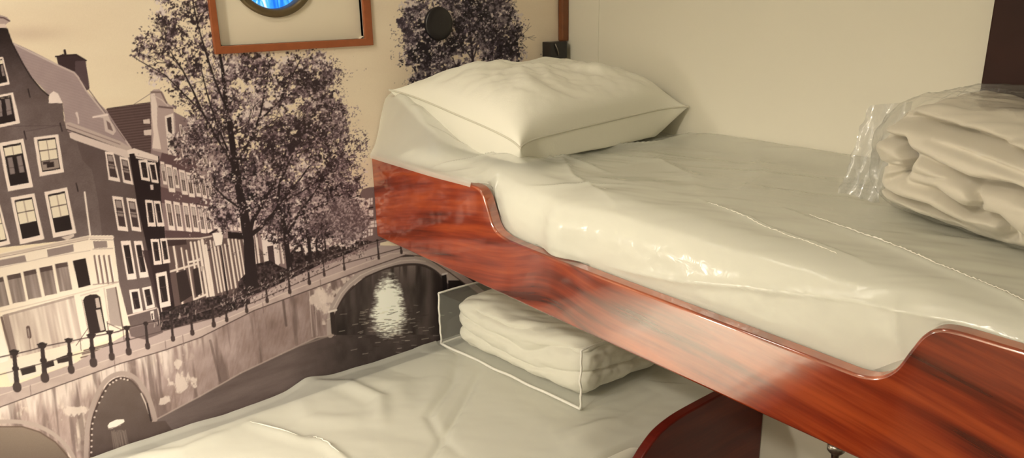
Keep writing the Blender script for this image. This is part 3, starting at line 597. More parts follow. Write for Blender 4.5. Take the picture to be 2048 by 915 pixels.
def mahogany(name, axis='y', sheen=None, y0=.85, k=.17, lo=(.060, .005, .001), mid=(.22, .020, .003), hi=(.39, .058, .008), coat_ior=2.4, gz=0.):
    """varnished mahogany: grain arches along the board, streaks and fine pores"""
    m, nt, out = mat(name); L = nt.links
    p = nt.nodes.new('ShaderNodeBsdfPrincipled'); L.new(p.outputs[0], out.inputs[0])
    g = nt.nodes.new('ShaderNodeNewGeometry'); s = nt.nodes.new('ShaderNodeSeparateXYZ'); L.new(g.outputs['Position'], s.inputs[0])
    a = s.outputs['Y'] if axis == 'y' else s.outputs['X']; z = s.outputs['Z']
    d = math_node(nt, 'SUBTRACT', a, y0); d2 = math_node(nt, 'MULTIPLY', d, d); arch = math_node(nt, 'MULTIPLY', d2, k)
    e = math_node(nt, 'SUBTRACT', a, 1.02); e = math_node(nt, 'DIVIDE', e, .10); e = math_node(nt, 'MULTIPLY', e, e); e = math_node(nt, 'MULTIPLY', e, -1.); e = math_node(nt, 'EXPONENT', e); e = math_node(nt, 'MULTIPLY', e, -.03 if axis == 'y' else 0.)
    u = math_node(nt, 'ADD', z, arch); u = math_node(nt, 'ADD', u, e)
    def nz(sa, su, detail=3, rough=.5):
        c = nt.nodes.new('ShaderNodeCombineXYZ'); L.new(math_node(nt, 'MULTIPLY', a, sa), c.inputs[0]); L.new(math_node(nt, 'MULTIPLY', u, su), c.inputs[1])
        L.new(math_node(nt, 'MULTIPLY', s.outputs['X' if axis == 'y' else 'Y'], 3.), c.inputs[2])
        n = nt.nodes.new('ShaderNodeTexNoise'); n.inputs['Scale'].default_value = 1; n.inputs['Detail'].default_value = detail; n.inputs['Roughness'].default_value = rough; L.new(c.outputs[0], n.inputs['Vector']); return n.outputs['Fac']
    n1 = nz(3.2, 34, 3); n2 = nz(9, 150, 4); n3 = nz(22, 900, 2); n4 = nz(2.2, 9, 2)
    t = math_node(nt, 'ADD', math_node(nt, 'MULTIPLY', n1, .62), math_node(nt, 'MULTIPLY', n2, .22)); t = math_node(nt, 'ADD', t, math_node(nt, 'MULTIPLY', n4, .22)); t = math_node(nt, 'ADD', t, math_node(nt, 'MULTIPLY', n3, .05))
    r = ramp(nt, [(.40, lo), (.55, mid), (.70, hi)]); L.new(t, r.inputs[0]); L.new(r.outputs[0], p.inputs['Base Color'])
    # fibre sheen: lustre of the cut fibres, spread across the grain
    gs = nt.nodes.new('ShaderNodeBsdfAnisotropic'); gs.inputs['Roughness'].default_value = .62; gs.inputs['Anisotropy'].default_value = .75
    cv = nt.nodes.new('ShaderNodeCombineXYZ'); cv.inputs[2].default_value = 1; L.new(cv.outputs[0], gs.inputs['Tangent'])
    r2 = ramp(nt, [(.38, (.30, .07, .02)), (.52, (.75, .30, .12)), (.66, (1., .52, .26))]); L.new(t, r2.inputs[0]); L.new(r2.outputs[0], gs.inputs['Color'])
    mxs = nt.nodes.new('ShaderNodeMixShader'); mxs.inputs[0].default_value = SHEEN if sheen is None else sheen; L.new(p.outputs[0], mxs.inputs[1]); L.new(gs.outputs[0], mxs.inputs[2]); L.new(mxs.outputs[0], out.inputs[0])
    p.inputs['Roughness'].default_value = .38; p.inputs['Specular IOR Level'].default_value = .2; p.inputs['Coat Weight'].default_value = 1; p.inputs['Coat IOR'].default_value = coat_ior; p.inputs['Coat Roughness'].default_value = .085
    # brush marks in the varnish
    b = nt.nodes.new('ShaderNodeBump'); b.inputs['Strength'].default_value = .10; b.inputs['Distance'].default_value = .002; L.new(nz(5, 30, 2), b.inputs['Height']); L.new(b.outputs[0], p.inputs['Coat Normal'])
    return m
def film(name, col=(.86, .87, .78), body=.35, rough=.12, ior=1.5, edge=.0):
    """clear plastic sheet: partly see-through with a milky body and gloss"""
    m, nt, out = mat(name); L = nt.links
    tr = nt.nodes.new('ShaderNodeBsdfTransparent'); p = nt.nodes.new('ShaderNodeBsdfPrincipled'); mx = nt.nodes.new('ShaderNodeMixShader')
    p.inputs['Base Color'].default_value = (*col, 1); p.inputs['Roughness'].default_value = .5; p.inputs['Coat Weight'].default_value = 0; p.inputs['Specular IOR Level'].default_value = 0
    gl = nt.nodes.new('ShaderNodeBsdfGlossy'); gl.inputs['Roughness'].default_value = rough
    mx.inputs[0].default_value = body; L.new(tr.outputs[0], mx.inputs[1]); L.new(p.outputs[0], mx.inputs[2])
    lw = nt.nodes.new('ShaderNodeLayerWeight'); lw.inputs['Blend'].default_value = .5; f0 = ((ior-1)/(ior+1))**2*1.6
    fr5 = math_node(nt, 'POWER', lw.outputs['Facing'], 4.5); fro = math_node(nt, 'MULTIPLY_ADD', fr5, .75-f0, f0); m2 = nt.nodes.new('ShaderNodeMixShader')
    g = nt.nodes.new('ShaderNodeNewGeometry'); n = nt.nodes.new('ShaderNodeTexNoise'); n.inputs['Scale'].default_value = 42; n.inputs['Detail'].default_value = 3; n.inputs['Distortion'].default_value = 1.2; L.new(g.outputs['Position'], n.inputs['Vector'])
    b = nt.nodes.new('ShaderNodeBump'); b.inputs['Strength'].default_value = .35; b.inputs['Distance'].default_value = .004; L.new(n.outputs['Fac'], b.inputs['Height']); L.new(b.outputs[0], gl.inputs['Normal'])
    L.new(fro, m2.inputs[0]); L.new(mx.outputs[0], m2.inputs[1]); L.new(gl.outputs[0], m2.inputs[2]); L.new(m2.outputs[0], out.inputs[0])
    return m

M_wall = principled('cream_wall_panel', (.74, .71, .60), .42, var=(3, .02), bump=(60, .05))
M_ceil = principled('ceiling_paint', (.78, .76, .68), .6, var=(3, .02))
M_floor = principled('brown_carpet', (.10, .055, .035), .9, bump=(400, .6), var=(40, .3))
M_wood = mahogany('varnished_mahogany')
M_wood2 = mahogany('dark_varnished_mahogany', axis='x', y0=1.3, k=.05, lo=(.085, .006, .004), mid=(.115, .009, .005), hi=(.16, .018, .008), coat_ior=1.15, sheen=0.)
M_dark = principled('dark_brown_wood', (.030, .009, .006), .55, var=(14, .4), spec=.25)
M_trim = principled('brown_wood_trim', (.17, .055, .018), .4, var=(50, .3), bump=(120, .1))
M_frame = principled('red_brown_frame_wood', (.30, .085, .028), .38, var=(60, .22), bump=(200, .12))
M_cotton = principled('white_cotton', (.80, .79, .69), .75, bump=(260, .12), sheen=.15)
M_tick = principled('white_mattress_cloth', (.78, .77, .68), .8, bump=(300, .1))
M_film = film('milky_plastic_sheet', body=.45, rough=.24, ior=1.42)
M_clear = film('clear_bag_plastic', body=.09, rough=.20, ior=1.33)
M_piping = principled('white_piping', (.86, .85, .78), .35)
M_black = principled('black_plastic', (.012, .010, .012), .35, var=(60, .2))
M_steel = principled('aged_steel', (.30, .27, .24), .32, metal=1, var=(60, .2))
M_bronze = principled('aged_bronze', (.15, .11, .055), .45, metal=.55, var=(40, .35), bump=(60, .2))

# ================================================================ room shell
def structure(name, L, m, parent=None):
    o = mesh_obj(name, *boxes(L), m, parent, smooth=False)
    if parent is None: tag(o, kind='structure')
    return o
structure('floor', [(XL-.1, XB+.1, YF-.1, YA+.15, -.1, 0)], M_floor)
structure('ceiling', [(XL-.1, XB+.1, YF-.1, YA+.15, ZC, ZC+.1)], M_ceil)
structure('wall_right', [(XB, XB+.1, YF, YA+.15, 0, ZC)], M_wall)
structure('wall_left', [(XL-.1, XL, YF, YA+.15, 0, ZC)], M_wall)
structure('wall_front', [(XL-.1, XB+.1, YF-.1, YF, 0, ZC)], M_wall)
WX0, WX1, WZ0, WZ1 = .551, .893, H-.0925, H+.32     # opening of the window box
structure('wall_back', [(XL, WX0, YA, YA+.15, 0, ZC), (WX1, XB, YA, YA+.15, 0, ZC), (WX0, WX1, YA, YA+.15, 0, WZ0), (WX0, WX1, YA, YA+.15, WZ1, ZC)], M_wall)
# corner moulding, joint strip and dark upright on the right wall
o = structure('trim_1', [(1.516, XB, YA-.022, YA, H-.128, ZC)], M_trim); bevel(o, .004)
o = structure('trim_2', [(XB-.0015, XB, 1.557, 1.563, H-.4, ZC)], M_wall)
o = structure('trim_3', [(XB-.02, XB, .20, .566, H-.35, ZC)], M_dark); bevel(o, .003)

# ================================================================ window box with the porthole
win = empty('window_1', ((WX0+WX1)/2, YA, WZ0)); tag(win, kind='structure')
fw = .0195; f0 = YA-.010
fx0, fx1, fz0, fz1 = WX0-.0145, WX1+.021, WZ0-.0165, WZ1+.017
V = []; Fc = []
O = [(fx0, fz0), (fx1, fz0), (fx1, fz1), (fx0, fz1)]; I = [(WX0, WZ0), (WX1, WZ0), (WX1, WZ1), (WX0, WZ1)]
for (ring, y) in ((O, YA-.0005), (O, f0), (I, f0), (I, YA-.0012)): V += [(x, y, z) for x, z in ring]
for a in range(3):
    for k in range(4): Fc.append([a*4+k, a*4+(k+1) % 4, (a+1)*4+(k+1) % 4, (a+1)*4+k])
wf = mesh_obj('window_frame', V, Fc, M_frame, win, smooth=False); bevel(wf, .002)
pc = (.688, H+.062); pr = .098        # porthole centre and outer ring radius
# panel with a round hole
V = []; Fc = []; N = 160; yp = YA+.011
for k in range(N):
    th = 2*math.pi*k/N; c, s = math.cos(th), math.sin(th)
    t = min((WX1-pc[0])/c if c > 1e-6 else 9, (WX0-pc[0])/c if c < -1e-6 else 9, (WZ1-pc[1])/s if s > 1e-6 else 9, (WZ0-pc[1])/s if s < -1e-6 else 9)
    V += [(pc[0]+c*t, YA-.0011, pc[1]+s*t), (pc[0]+c*t, yp, pc[1]+s*t), (pc[0]+c*.090, yp, pc[1]+s*.090), (pc[0]+c*.090, yp+.10, pc[1]+s*.090)]
for k in range(N):
    a = 4*k; b = 4*((k+1) % N); Fc += [[a+q, a+q+1, b+q+1, b+q] for q in range(3)]
mesh_obj('window_panel', V, Fc, principled('warm_white_board', (.78, .70, .56), .5, var=(5, .03)), win, smooth=False)
V, Fc = lathe((pc[0], yp, pc[1]), (0, -1, 0), [(.100, .0), (.0985, .006), (.094, .010), (.086, .009), (.082, .003), (.081, -.02), (.081, -.05)], 72)
mesh_obj('porthole_ring', V, Fc, M_bronze, win)
def blue_glass():
    m, nt, out = mat('daylit_wet_glass'); L = nt.links
    g = nt.nodes.new('ShaderNodeNewGeometry'); mp = nt.nodes.new('ShaderNodeMapping'); L.new(g.outputs['Position'], mp.inputs[0]); mp.inputs['Scale'].default_value = (30, 30, 9); mp.inputs['Rotation'].default_value = (0, .35, 0)
    n = nt.nodes.new('ShaderNodeTexNoise'); n.inputs['Scale'].default_value = 1.2; n.inputs['Detail'].default_value = 5; n.inputs['Distortion'].default_value = 1.4; L.new(mp.outputs[0], n.inputs['Vector'])
    r = ramp(nt, [(.30, (.004, .05, .35)), (.46, (.02, .20, .85)), (.56, (.08, .42, 1.)), (.66, (.75, .92, 1.))]); L.new(n.outputs['Fac'], r.inputs[0])
    e = nt.nodes.new('ShaderNodeEmission'); e.inputs['Strength'].default_value = .8; L.new(r.outputs[0], e.inputs[0])
    gl = nt.nodes.new('ShaderNodeBsdfGlossy'); gl.inputs['Roughness'].default_value = .05; mx = nt.nodes.new('ShaderNodeMixShader'); mx.inputs[0].default_value = .06
    L.new(e.outputs[0], mx.inputs[1]); L.new(gl.outputs[0], mx.inputs[2]); L.new(mx.outputs[0], out.inputs[0]); return m
V, Fc = lathe((pc[0], yp+.022, pc[1]), (0, -1, 0), [(.0815, -.003), (.0815, .0), (.05, .002), (.0005, .003)], 48)
mesh_obj('window_glass', V, Fc, blue_glass(), win)

# ================================================================ the mural on its wall
def mural():
    Cn = paint_mural(1.5)
    xs = np.unique(np.concatenate([np.linspace(-.62, -.02, 90), np.arange(-.02, .62, .00125), np.arange(.62, 1.5165, .0016), [1.516]]))
    zs = np.unique(np.concatenate([np.linspace(-1.10, -.97, 14), np.arange(-.97, .04, .00135), np.linspace(.04, .45, 110), np.linspace(.5, ZC-H-.002, 6)]))
    xs = np.sort(np.append(xs[(np.abs(xs-WX0) > .0008) & (np.abs(xs-WX1) > .0008)], [WX0, WX1]))
    z1, z2 = WZ0-H, WZ1-H
    zs = np.sort(np.append(zs[(np.abs(zs-z1) > .0008) & (np.abs(zs-z2) > .0008)], [z1, z2]))
    X, Zr = np.meshgrid(xs, zs, indexing='ij'); y = YA-.0012
    M = cam_rot(); P = np.stack([X, np.full_like(X, YA), Zr], -1)@M      # print units of the artwork
    U = 1024+F_PX*P[..., 0]/-P[..., 2]; Vv = 457.5-F_PX*P[..., 1]/-P[..., 2]
    a = Cn.a; u = np.clip((U-Cn.x0)*Cn.sc-.5, 0, Cn.w-1.01); v = np.clip((Vv-Cn.y0)*Cn.sc-.5, 0, Cn.h-1.01)
    iu = u.astype(int); iv = v.astype(int); fu = (u-iu)[..., None]; fv = (v-iv)[..., None]
    col = (a[iv, iu]*(1-fu)+a[iv, iu+1]*fu)*(1-fv)+(a[iv+1, iu]*(1-fu)+a[iv+1, iu+1]*fu)*fv
    col = col/255.; lin = np.where(col < .04045, col/12.92, ((col+.055)/1.055)**2.4)
    nx, nz = X.shape; n = nx*nz
    co = np.stack([X, np.full_like(X, y), Zr+H], -1).reshape(-1, 3)
    I, J = np.meshgrid(np.arange(nx-1), np.arange(nz-1), indexing='ij')
    keep = ~((xs[I] >= WX0-1e-6) & (xs[I] < WX1-1e-6) & (zs[J] >= z1-1e-6) & (zs[J] < z2-1e-6)); I = I[keep]; J = J[keep]
    q = np.stack([I*nz+J, (I+1)*nz+J, (I+1)*nz+J+1, I*nz+J+1], -1).astype(np.int32)
    org = np.array([.45, YA, H-1.1]); me = bpy.data.meshes.new('wall_mural')
    me.vertices.add(n); me.vertices.foreach_set('co', (co-org).astype(np.float32).ravel())
    me.loops.add(q.size); me.loops.foreach_set('vertex_index', q.ravel())
    me.polygons.add(len(q)); me.polygons.foreach_set('loop_start', np.arange(len(q), dtype=np.int32)*4)
    me.update(calc_edges=True)
    at = me.color_attributes.new('print', 'FLOAT_COLOR', 'POINT'); at.data.foreach_set('color', np.concatenate([lin.reshape(-1, 3), np.ones((n, 1))], 1).astype(np.float32).ravel())
    m, nt, out = mat('sepia_canal_print'); L = nt.links; p = nt.nodes.new('ShaderNodeBsdfPrincipled'); at_ = nt.nodes.new('ShaderNodeVertexColor'); at_.layer_name = 'print'
    hs = nt.nodes.new('ShaderNodeMixRGB'); hs.blend_type = 'MULTIPLY'; hs.inputs[0].default_value = 1; hs.inputs[2].default_value = (*MURAL_GAIN, 1)
    L.new(at_.outputs[0], hs.inputs[1]); L.new(hs.outputs[0], p.inputs['Base Color']); p.inputs['Roughness'].default_value = .55; p.inputs['Specular IOR Level'].default_value = .3; L.new(p.outputs[0], out.inputs[0])
    me.materials.append(m); o = bpy.data.objects.new('wall_mural', me); o.location = org; link(o)
    tag(o, 'large sepia photo mural of canal houses, trees and arched bridge on the wall', 'mural')
def cam_rot():
    def rx(a): c, s = math.cos(a), math.sin(a); return np.array([[1, 0, 0], [0, c, -s], [0, s, c]])
    def rz(a): c, s = math.cos(a), math.sin(a); return np.array([[c, -s, 0], [s, c, 0], [0, 0, 1]])
    return rz(YAW)@rx(math.pi/2-PITCH)@rz(ROLL)
MURAL_GAIN = (1.0, 1.10, 1.33)
mural()

# black disc and black holder on the mural wall
V, Fc = lathe((1.1055, YA-.0012, H-.0655), (0, -1, 0), [(.0415, 0), (.0415, .006), (.0385, .010), (.025, .011), (.0005, .0112)], 56)
o = mesh_obj('wall_plug', V, Fc, M_black); tag(o, 'round black disc fixed on the mural among the upper tree leaves', 'plug')
hb = empty('wall_bracket', (1.488, YA-.02, H-.175), 'small glossy black box bracket at the foot of the corner moulding', 'bracket')
o = mesh_obj('housing', *boxes([(1.455, 1.518, YA-.038, YA-.0015, H-.174, H-.127)]), principled('gloss_black', (.006, .004, .005), .3, coat=.3), hb, smooth=False); bevel(o, .002)
o = mesh_obj('hook', *tube([(1.470, YA-.040, H-.132), (1.475, YA-.043, H-.145), (1.481, YA-.042, H-.158), (1.483, YA-.038, H-.166)], .0016, 8), M_steel, hb)

# ================================================================ upper bunk
BX0, BX1 = .889, .915
ub = empty('upper_bunk', (1.2, .8, H-.60), 'upper bunk bed with a red mahogany leeboard cut low in the middle', 'bunk bed')
def profile(pts, n=8):
    out = []
    for i in range(len(pts)-1):
        p0 = pts[max(0, i-1)]; p1 = pts[i]; p2 = pts[i+1]; p3 = pts[min(len(pts)-1, i+2)]
        for k in range(n):
            t = k/n; out.append(tuple(.5*(2*p1[j]+(p2[j]-p0[j])*t+(2*p0[j]-5*p1[j]+4*p2[j]-p3[j])*t*t+(3*p1[j]-p0[j]-3*p2[j]+p3[j])*t**3) for j in (0, 1)))
    return out+[pts[-1]]
def board(name, prof, bottom, a0, a1, m, parent, axis='y', rb=.004):
    """prof: top edge as (along, z); extruded between a0 and a1 across"""
    P = prof+[(prof[-1][0], bottom), (prof[0][0], bottom)]; n = len(P); V = []
    for c in (a0, a1):
        for (s, z) in P: V.append((c, s, z+H) if axis == 'y' else (s, c, z+H))
    Fc = [list(range(n)), [n+i for i in range(n)][::-1]]+[[i, n+i, n+(i+1) % n, (i+1) % n] for i in range(n)]
    o = mesh_obj(name, V, Fc, m, parent, smooth=False)
    o.data.polygons.foreach_set('use_smooth', [True]*len(o.data.polygons))
    b = bevel(o, rb, 3, 50); o.modifiers['bevel'].harden_normals = False
    try: o.data.set_sharp_from_angle(angle=math.radians(40))
    except Exception: pass
    return o
top = [(YA-.003, -.376), (1.60, -.374), (1.40, -.374), (1.27, -.374)]
sl = profile([(1.27, -.374), (1.243, -.377), (1.225, -.390), (1.210, -.418), (1.196, -.446), (1.175, -.460), (1.13, -.466), (1.02, -.468)], 6)
mid = [(.9, -.4695), (.8, -.470), (.7, -.470), (.6, -.4705), (.5, -.471)]
sr = profile([(.45, -.4715), (.418, -.471), (.395, -.464), (.376, -.446), (.362, -.416), (.350, -.392), (.336, -.379), (.315, -.3745), (.28, -.374)], 6)
board('leeboard', top+sl[1:]+mid+sr+[(-.15, -.374)], -.588, BX0, BX1, M_wood, ub)
o = mesh_obj('bed_base', *boxes([(BX1-.002, XB-.001, -.14, YA-.004, H-.565, H-.545)]), principled('plywood_base', (.45, .32, .18), .6, var=(20, .1)), ub, smooth=False)
# head board of the bunk at the near end, out of view
board('end_board', [(BX0, -.374), (1.2, -.374), (XB-.001, -.374)], -.588, -.172, -.1505, M_wood2, ub, axis='x')
# scratches' fine seam line along the board face
def soft_top(P, amp, seed, f=6):
    P = P.copy(); P[:, 2] += amp*fbm(P[:, 0], P[:, 1], f, seed)*(P[:, 2] > P[:, 2].mean()); return P
um = empty('mattress', (1.22, .78, H-.545), 'white mattress in creased clear plastic on the upper bunk under the single pillow', 'mattress')
P, Fc = rounded_box(BX1+.016, XB-.004, -.145, YA-.006, H-.544, H-.3615, .055, (46, 110, 12), lambda P, N: soft_top(P, .006, 3))
mesh_obj('mattress_body', P, Fc, M_tick, um)
def upper_wrap():
    ns, ny = 190, 420; ys = np.linspace(-.14, YA-.0065, ny); s = np.linspace(0, 1, ns)**1.35
    X = np.zeros((ns, ny)); Z = np.zeros((ns, ny))
    cutp = np.array([(.9170, -.50), (.9170, -.4662), (.9160, -.455), (.9150, -.43), (.919, -.400), (.936, -.370), (.98, -.353), (1.06, -.3495), (1.25, -.3495), (1.534, -.3495)])
    lefp = np.array([(.8845, -.3815), (.884, -.376), (.885, -.3705), (.890, -.3670), (.905, -.3650), (.93, -.362), (.98, -.354), (1.06, -.3495), (1.25, -.3495), (1.534, -.3495)])
    rigp = np.array([(.9175, -.42), (.9175, -.40), (.9165, -.386), (.917, -.374), (.924, -.364), (.942, -.357), (.98, -.352), (1.06, -.3495), (1.25, -.3495), (1.534, -.3495)])
    wl = sstep(1.222, 1.262, ys); wr = 1-sstep(.33, .47, ys)
    for j in range(ny):
        c = cutp*(1-wl[j])*(1-wr[j])+lefp*wl[j]+rigp*wr[j]*(1-wl[j])
        if wl[j] > 0 and wl[j] < 1:   # stay above the falling top edge
            zt = np.interp(ys[j], [q[0] for q in sl][::-1], [q[1] for q in sl][::-1]); c[:, 1] = np.where(c[:, 0] < .917, np.maximum(c[:, 1], zt+.004), c[:, 1])
        d = np.r_[0, np.cumsum(np.hypot(*np.diff(c, axis=0).T))]; d = d/d[-1]; key = np.linspace(0, 1, len(c))
        key = np.array([0, .035, .06, .085, .12, .17, .25, .38, .6, 1.]); X[:, j] = np.interp(s, key, c[:, 0]); Z[:, j] = np.interp(s, key, c[:, 1])
    for k in range(6):   # round the corners of the section
        X[1:-1] = (X[:-2]+2*X[1:-1]+X[2:])/4; Z[1:-1] = (Z[:-2]+2*Z[1:-1]+Z[2:])/4
    Y = np.tile(ys, (ns, 1)); W = sstep(.02, .12, s)[:, None]*np.ones_like(X)
    hump = .125*sstep(.884, .950, X)*sstep(1.34, 1.66, Y)*(1-sstep(1.02, 1.16, X)*.95)
    hump *= 1+.35*fbm(X*3+Y*1.2, Y-X, 9, 5, 3)
    Z += hump
    low = fbm(X, Y, 5, 7, 3)*.011+fbm(X*1.8+Y*.6, Y*.5, 12, 8, 3)*.006
    Z += W*np.clip(low, -.0015, 1)
    # long tension folds and creases
    for Pl, w, h in [([(1.118, .70), (1.06, .50), (1.0, .36), (.96, .26), (.93, .1)], .010, .0065), ([(1.06, .82), (1.01, .62), (.975, .46)], .008, .0045),
                     ([(1.36, 1.24), (1.22, 1.28), (1.10, 1.22), (1.02, 1.10), (.96, .92)], .020, .007), ([(1.53, 1.22), (1.42, 1.215), (1.30, 1.25), (1.2, 1.32)], .016, .012),
                     ([(1.0, 1.40), (1.08, 1.30), (1.12, 1.20), (1.10, 1.08)], .014, .007), ([(.93, 1.55), (1.0, 1.40), (1.03, 1.28)], .012, .008), ([(1.3, 1.15), (1.2, .95), (1.1, .85)], .03, .006),
                     ([(.90, 1.42), (.96, 1.36), (1.02, 1.30)], .010, .008), ([(1.5, 1.0), (1.3, .85), (1.15, .8)], .03, .005), ([(.94, 1.14), (.98, 1.05), (1.04, .98)], .010, .006), ([(1.08, 1.245), (1.085, 1.235)], .006, .008)]:
        Z += W*crease(X, Y, Pl, w, h)
    Z += .020*sstep(1.38, 1.534, X)**1.5*(1-sstep(1.15, 1.3, Y))+.030*np.exp(-((X-.995)/.075)**2-((Y-1.27)/.10)**2)
    # the loose side: slanting fold from the low cut up to the raised end
    zz = Z; side = (s < .30)[:, None]
    yy, zc = [.30, .40, .5, .62, .74, .9], [-.372, -.380, -.395, -.415, -.44, -.46]
    X -= side*.007*np.exp(-np.abs(Z-np.interp(Y, yy, zc))/.007)*sstep(.30, .38, Y)*(1-sstep(.80, .92, Y))
    X -= side*.008*np.exp(-np.abs(Y-.385-.3*(Z+.42))/.012)*sstep(-.455, -.42, Z)*(1-sstep(-.385, -.36, Z))
    X -= side*W*np.abs(fbm(Y*1.2, Z*2, 14, 12, 3))*.006*sstep(.40, .46, Y)*(1-sstep(1.10, 1.2, Y))
    # flap that pokes over the board where the cut begins
    fl = np.exp(-((Y-1.015)/.045)**2)*sstep(.0, .03, s)[:, None]*(1-sstep(.12, .25, s))[:, None]; X -= fl*.022
    tp = np.array(top+sl[1:]+mid+sr+[(-.2, -.374)])[::-1]; bt = np.interp(Y, tp[:, 0], tp[:, 1])
    Z = np.where((X < BX1+.0008) & (X > BX0-.0008), np.maximum(Z, bt+.0018), Z)
    return X, Y, Z
X, Y, Z = upper_wrap(); ns, ny = X.shape
UPW = (X, Y, Z)
o = mesh_obj('plastic_wrap', np.stack([X, Y, Z+H], -1).reshape(-1, 3), grid_faces(ns, ny), M_film, um)
# pale raised strips on the wrap stand in for its glare streaks
def on_wrap(pts, n=60, lift=.0012):
    out = []
    X, Y, Z = UPW
    for i in range(len(pts)-1):
        for k in range(n//(len(pts)-1)):
            t = k/(n//(len(pts)-1)); x = pts[i][0]*(1-t)+pts[i+1][0]*t; y = pts[i][1]*(1-t)+pts[i+1][1]*t
            j = int(np.argmin(np.abs(Y[0]-y))); q = int(np.argmin(np.abs(X[60:, j]-x)))+60; out.append((x, y, Z[q, j]+H+lift))
    return out
M_glint = principled('plastic_glint', (.92, .90, .82), .2, coat=1)  # near-white colour imitates highlights on the film
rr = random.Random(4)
p1 = on_wrap([(1.115, .64), (1.06, .49), (1.0, .35), (.955, .24)], 120); mesh_obj('seam_glint', *tube(p1, [.0006+.0011*rr.random()*math.sin(math.pi*min(1, i/90.)) for i in range(len(p1))], 6), M_glint, um)
p2 = on_wrap([(1.05, .79), (1.01, .64), (.978, .51)], 80); mesh_obj('seam_glint', *tube(p2, [.0002+.0006*rr.random() for i in p2], 6), M_glint, um)

# ---------------------------------------------------------------- pillow
def pillow():
    n = 110; L = np.array([.937, 1.672, -.216]); Fp = np.array([.972, 1.205, -.300]); Rp = np.array([1.528, 1.225, -.272]); B = np.array([1.525, 1.675, -.235])
    u = np.linspace(-1, 1, n); u = np.sign(u)*(1-(1-np.abs(u))**1.5); U, Vv = np.meshgrid(u, u, indexing='ij')
    a = (U+1)/2; b = (Vv+1)/2; pin = .055
    ab = np.clip(a+np.sign(.5-a)*pin*(1-Vv**2)**0.8*np.abs(U)**6*0, 0, 1)
    # pull the middle of every side in so that the corners poke out
    a2 = .5+(a-.5)*(1-.09*(1-np.abs(Vv)**5)); b2 = .5+(b-.5)*(1-.13*(1-np.abs(U)**7))
    cpt = lambda q, r: (Fp*(1-q)[..., None]+Rp*q[..., None])*(1-r)[..., None]+(L*(1-q)[..., None]+B*q[..., None])*r[..., None]
    base = cpt(a2, b2); e = np.clip((1-U**2)*(1-Vv**2), 0, 1)
    e1 = np.clip(1-np.abs(U)**5, 0, 1)**.42*np.clip(1-np.abs(Vv)**4.0, 0, 1)**.46*(1-.06*(U+.1)**2)
    e1 = e1*(1-.75*(np.abs(U)*np.abs(Vv))**5)
    for k in range(26):
        e1[1:-1, 1:-1] = (e1[1:-1, 1:-1]*2+e1[:-2, 1:-1]+e1[2:, 1:-1]+e1[1:-1, :-2]+e1[1:-1, 2:])/6
    wr = fbm(U*1.1+Vv*.5, Vv*1.0-U*.3, 1.6, 21, 4)*.040*e1+fbm(U*3+Vv, Vv*3, 2, 22, 3)*.022*e1**.5
    fold = 0
    for (p, w, h) in [([(-.9, .8), (-.5, .3), (-.25, .1)], .05, .012), ([(-.85, -.85), (-.5, -.4), (-.3, 0)], .08, .014), ([(.9, -.9), (.6, -.5), (.3, -.3)], .07, .010), ([(-.3, .5), (-.1, .1), (-.2, -.4)], .05, .008), ([(-.7, .9), (-.35, .6), (0, .65)], .05, .009), ([(.95, .3), (.7, .1), (.5, .15)], .06, .008)]:
        fold = fold+crease(U, Vv, p, w*1.5, h, False)
    top = base.copy(); top[..., 2] += e1*.090*(1-.14*np.clip(Vv, 0, 1))+wr*e**.3+fold*e**.4
    top[..., 2] = base[..., 2]+(top[..., 2]-base[..., 2])
    # the faces bulge slightly over the seam at the front
    top[..., 1] -= .026*np.clip(-Vv, 0, 1)**3*(1-U**2)*(1-np.abs(Vv)**8)
    bot = base.copy(); bot[..., 2] -= e1**.8*.13; bot[..., 2] = np.maximum(bot[..., 2], -.3425+.006*fbm(U, Vv, 3, 9)); bot[..., 1] -= .026*np.clip(-Vv, 0, 1)**3*(1-U**2)*(1-np.abs(Vv)**8)
    bot[..., 2] = np.minimum(bot[..., 2], base[..., 2])
    Vt = top.reshape(-1, 3); Vb = bot.reshape(-1, 3); F1 = grid_faces(n, n); F2 = [f[::-1] for f in grid_faces(n, n, n*n)]
    V = np.concatenate([Vt, Vb]); V[:, 0] = np.minimum(V[:, 0], XB-.004); V[:, 1] = np.minimum(V[:, 1], YA-.006); V[:, 2] += H
    ring = [base[i, 0] for i in range(n)]+[base[-1, j] for j in range(1, n)]+[base[i, -1] for i in range(n-2, -1, -1)]+[base[0, j] for j in range(n-2, 0, -1)]
    ring = [(min(p[0], XB-.005), min(p[1], YA-.007), p[2]+H) for p in ring]
    ed = [(p[0], p[1], p[2]) for p in ring]
    pl = empty('pillow', (1.25, 1.44, H-.345), 'plump white pillow with corded edge lying on the upper bunk in the corner', 'pillow')
    mo = mesh_obj('pillow_body', V, F1+F2, M_cotton, pl)
    # weld the rim
    import bmesh
    bm = bmesh.new(); bm.from_mesh(mo.data); bmesh.ops.remove_doubles(bm, verts=bm.verts, dist=1e-5); bmesh.ops.recalc_face_normals(bm, faces=bm.faces); bm.to_mesh(mo.data); bm.free()
    mesh_obj('piping', *tube(ed[::2], .0024, 6, closed=True), principled('cream_cord', (.62, .60, .50), .8), pl)
pillow()

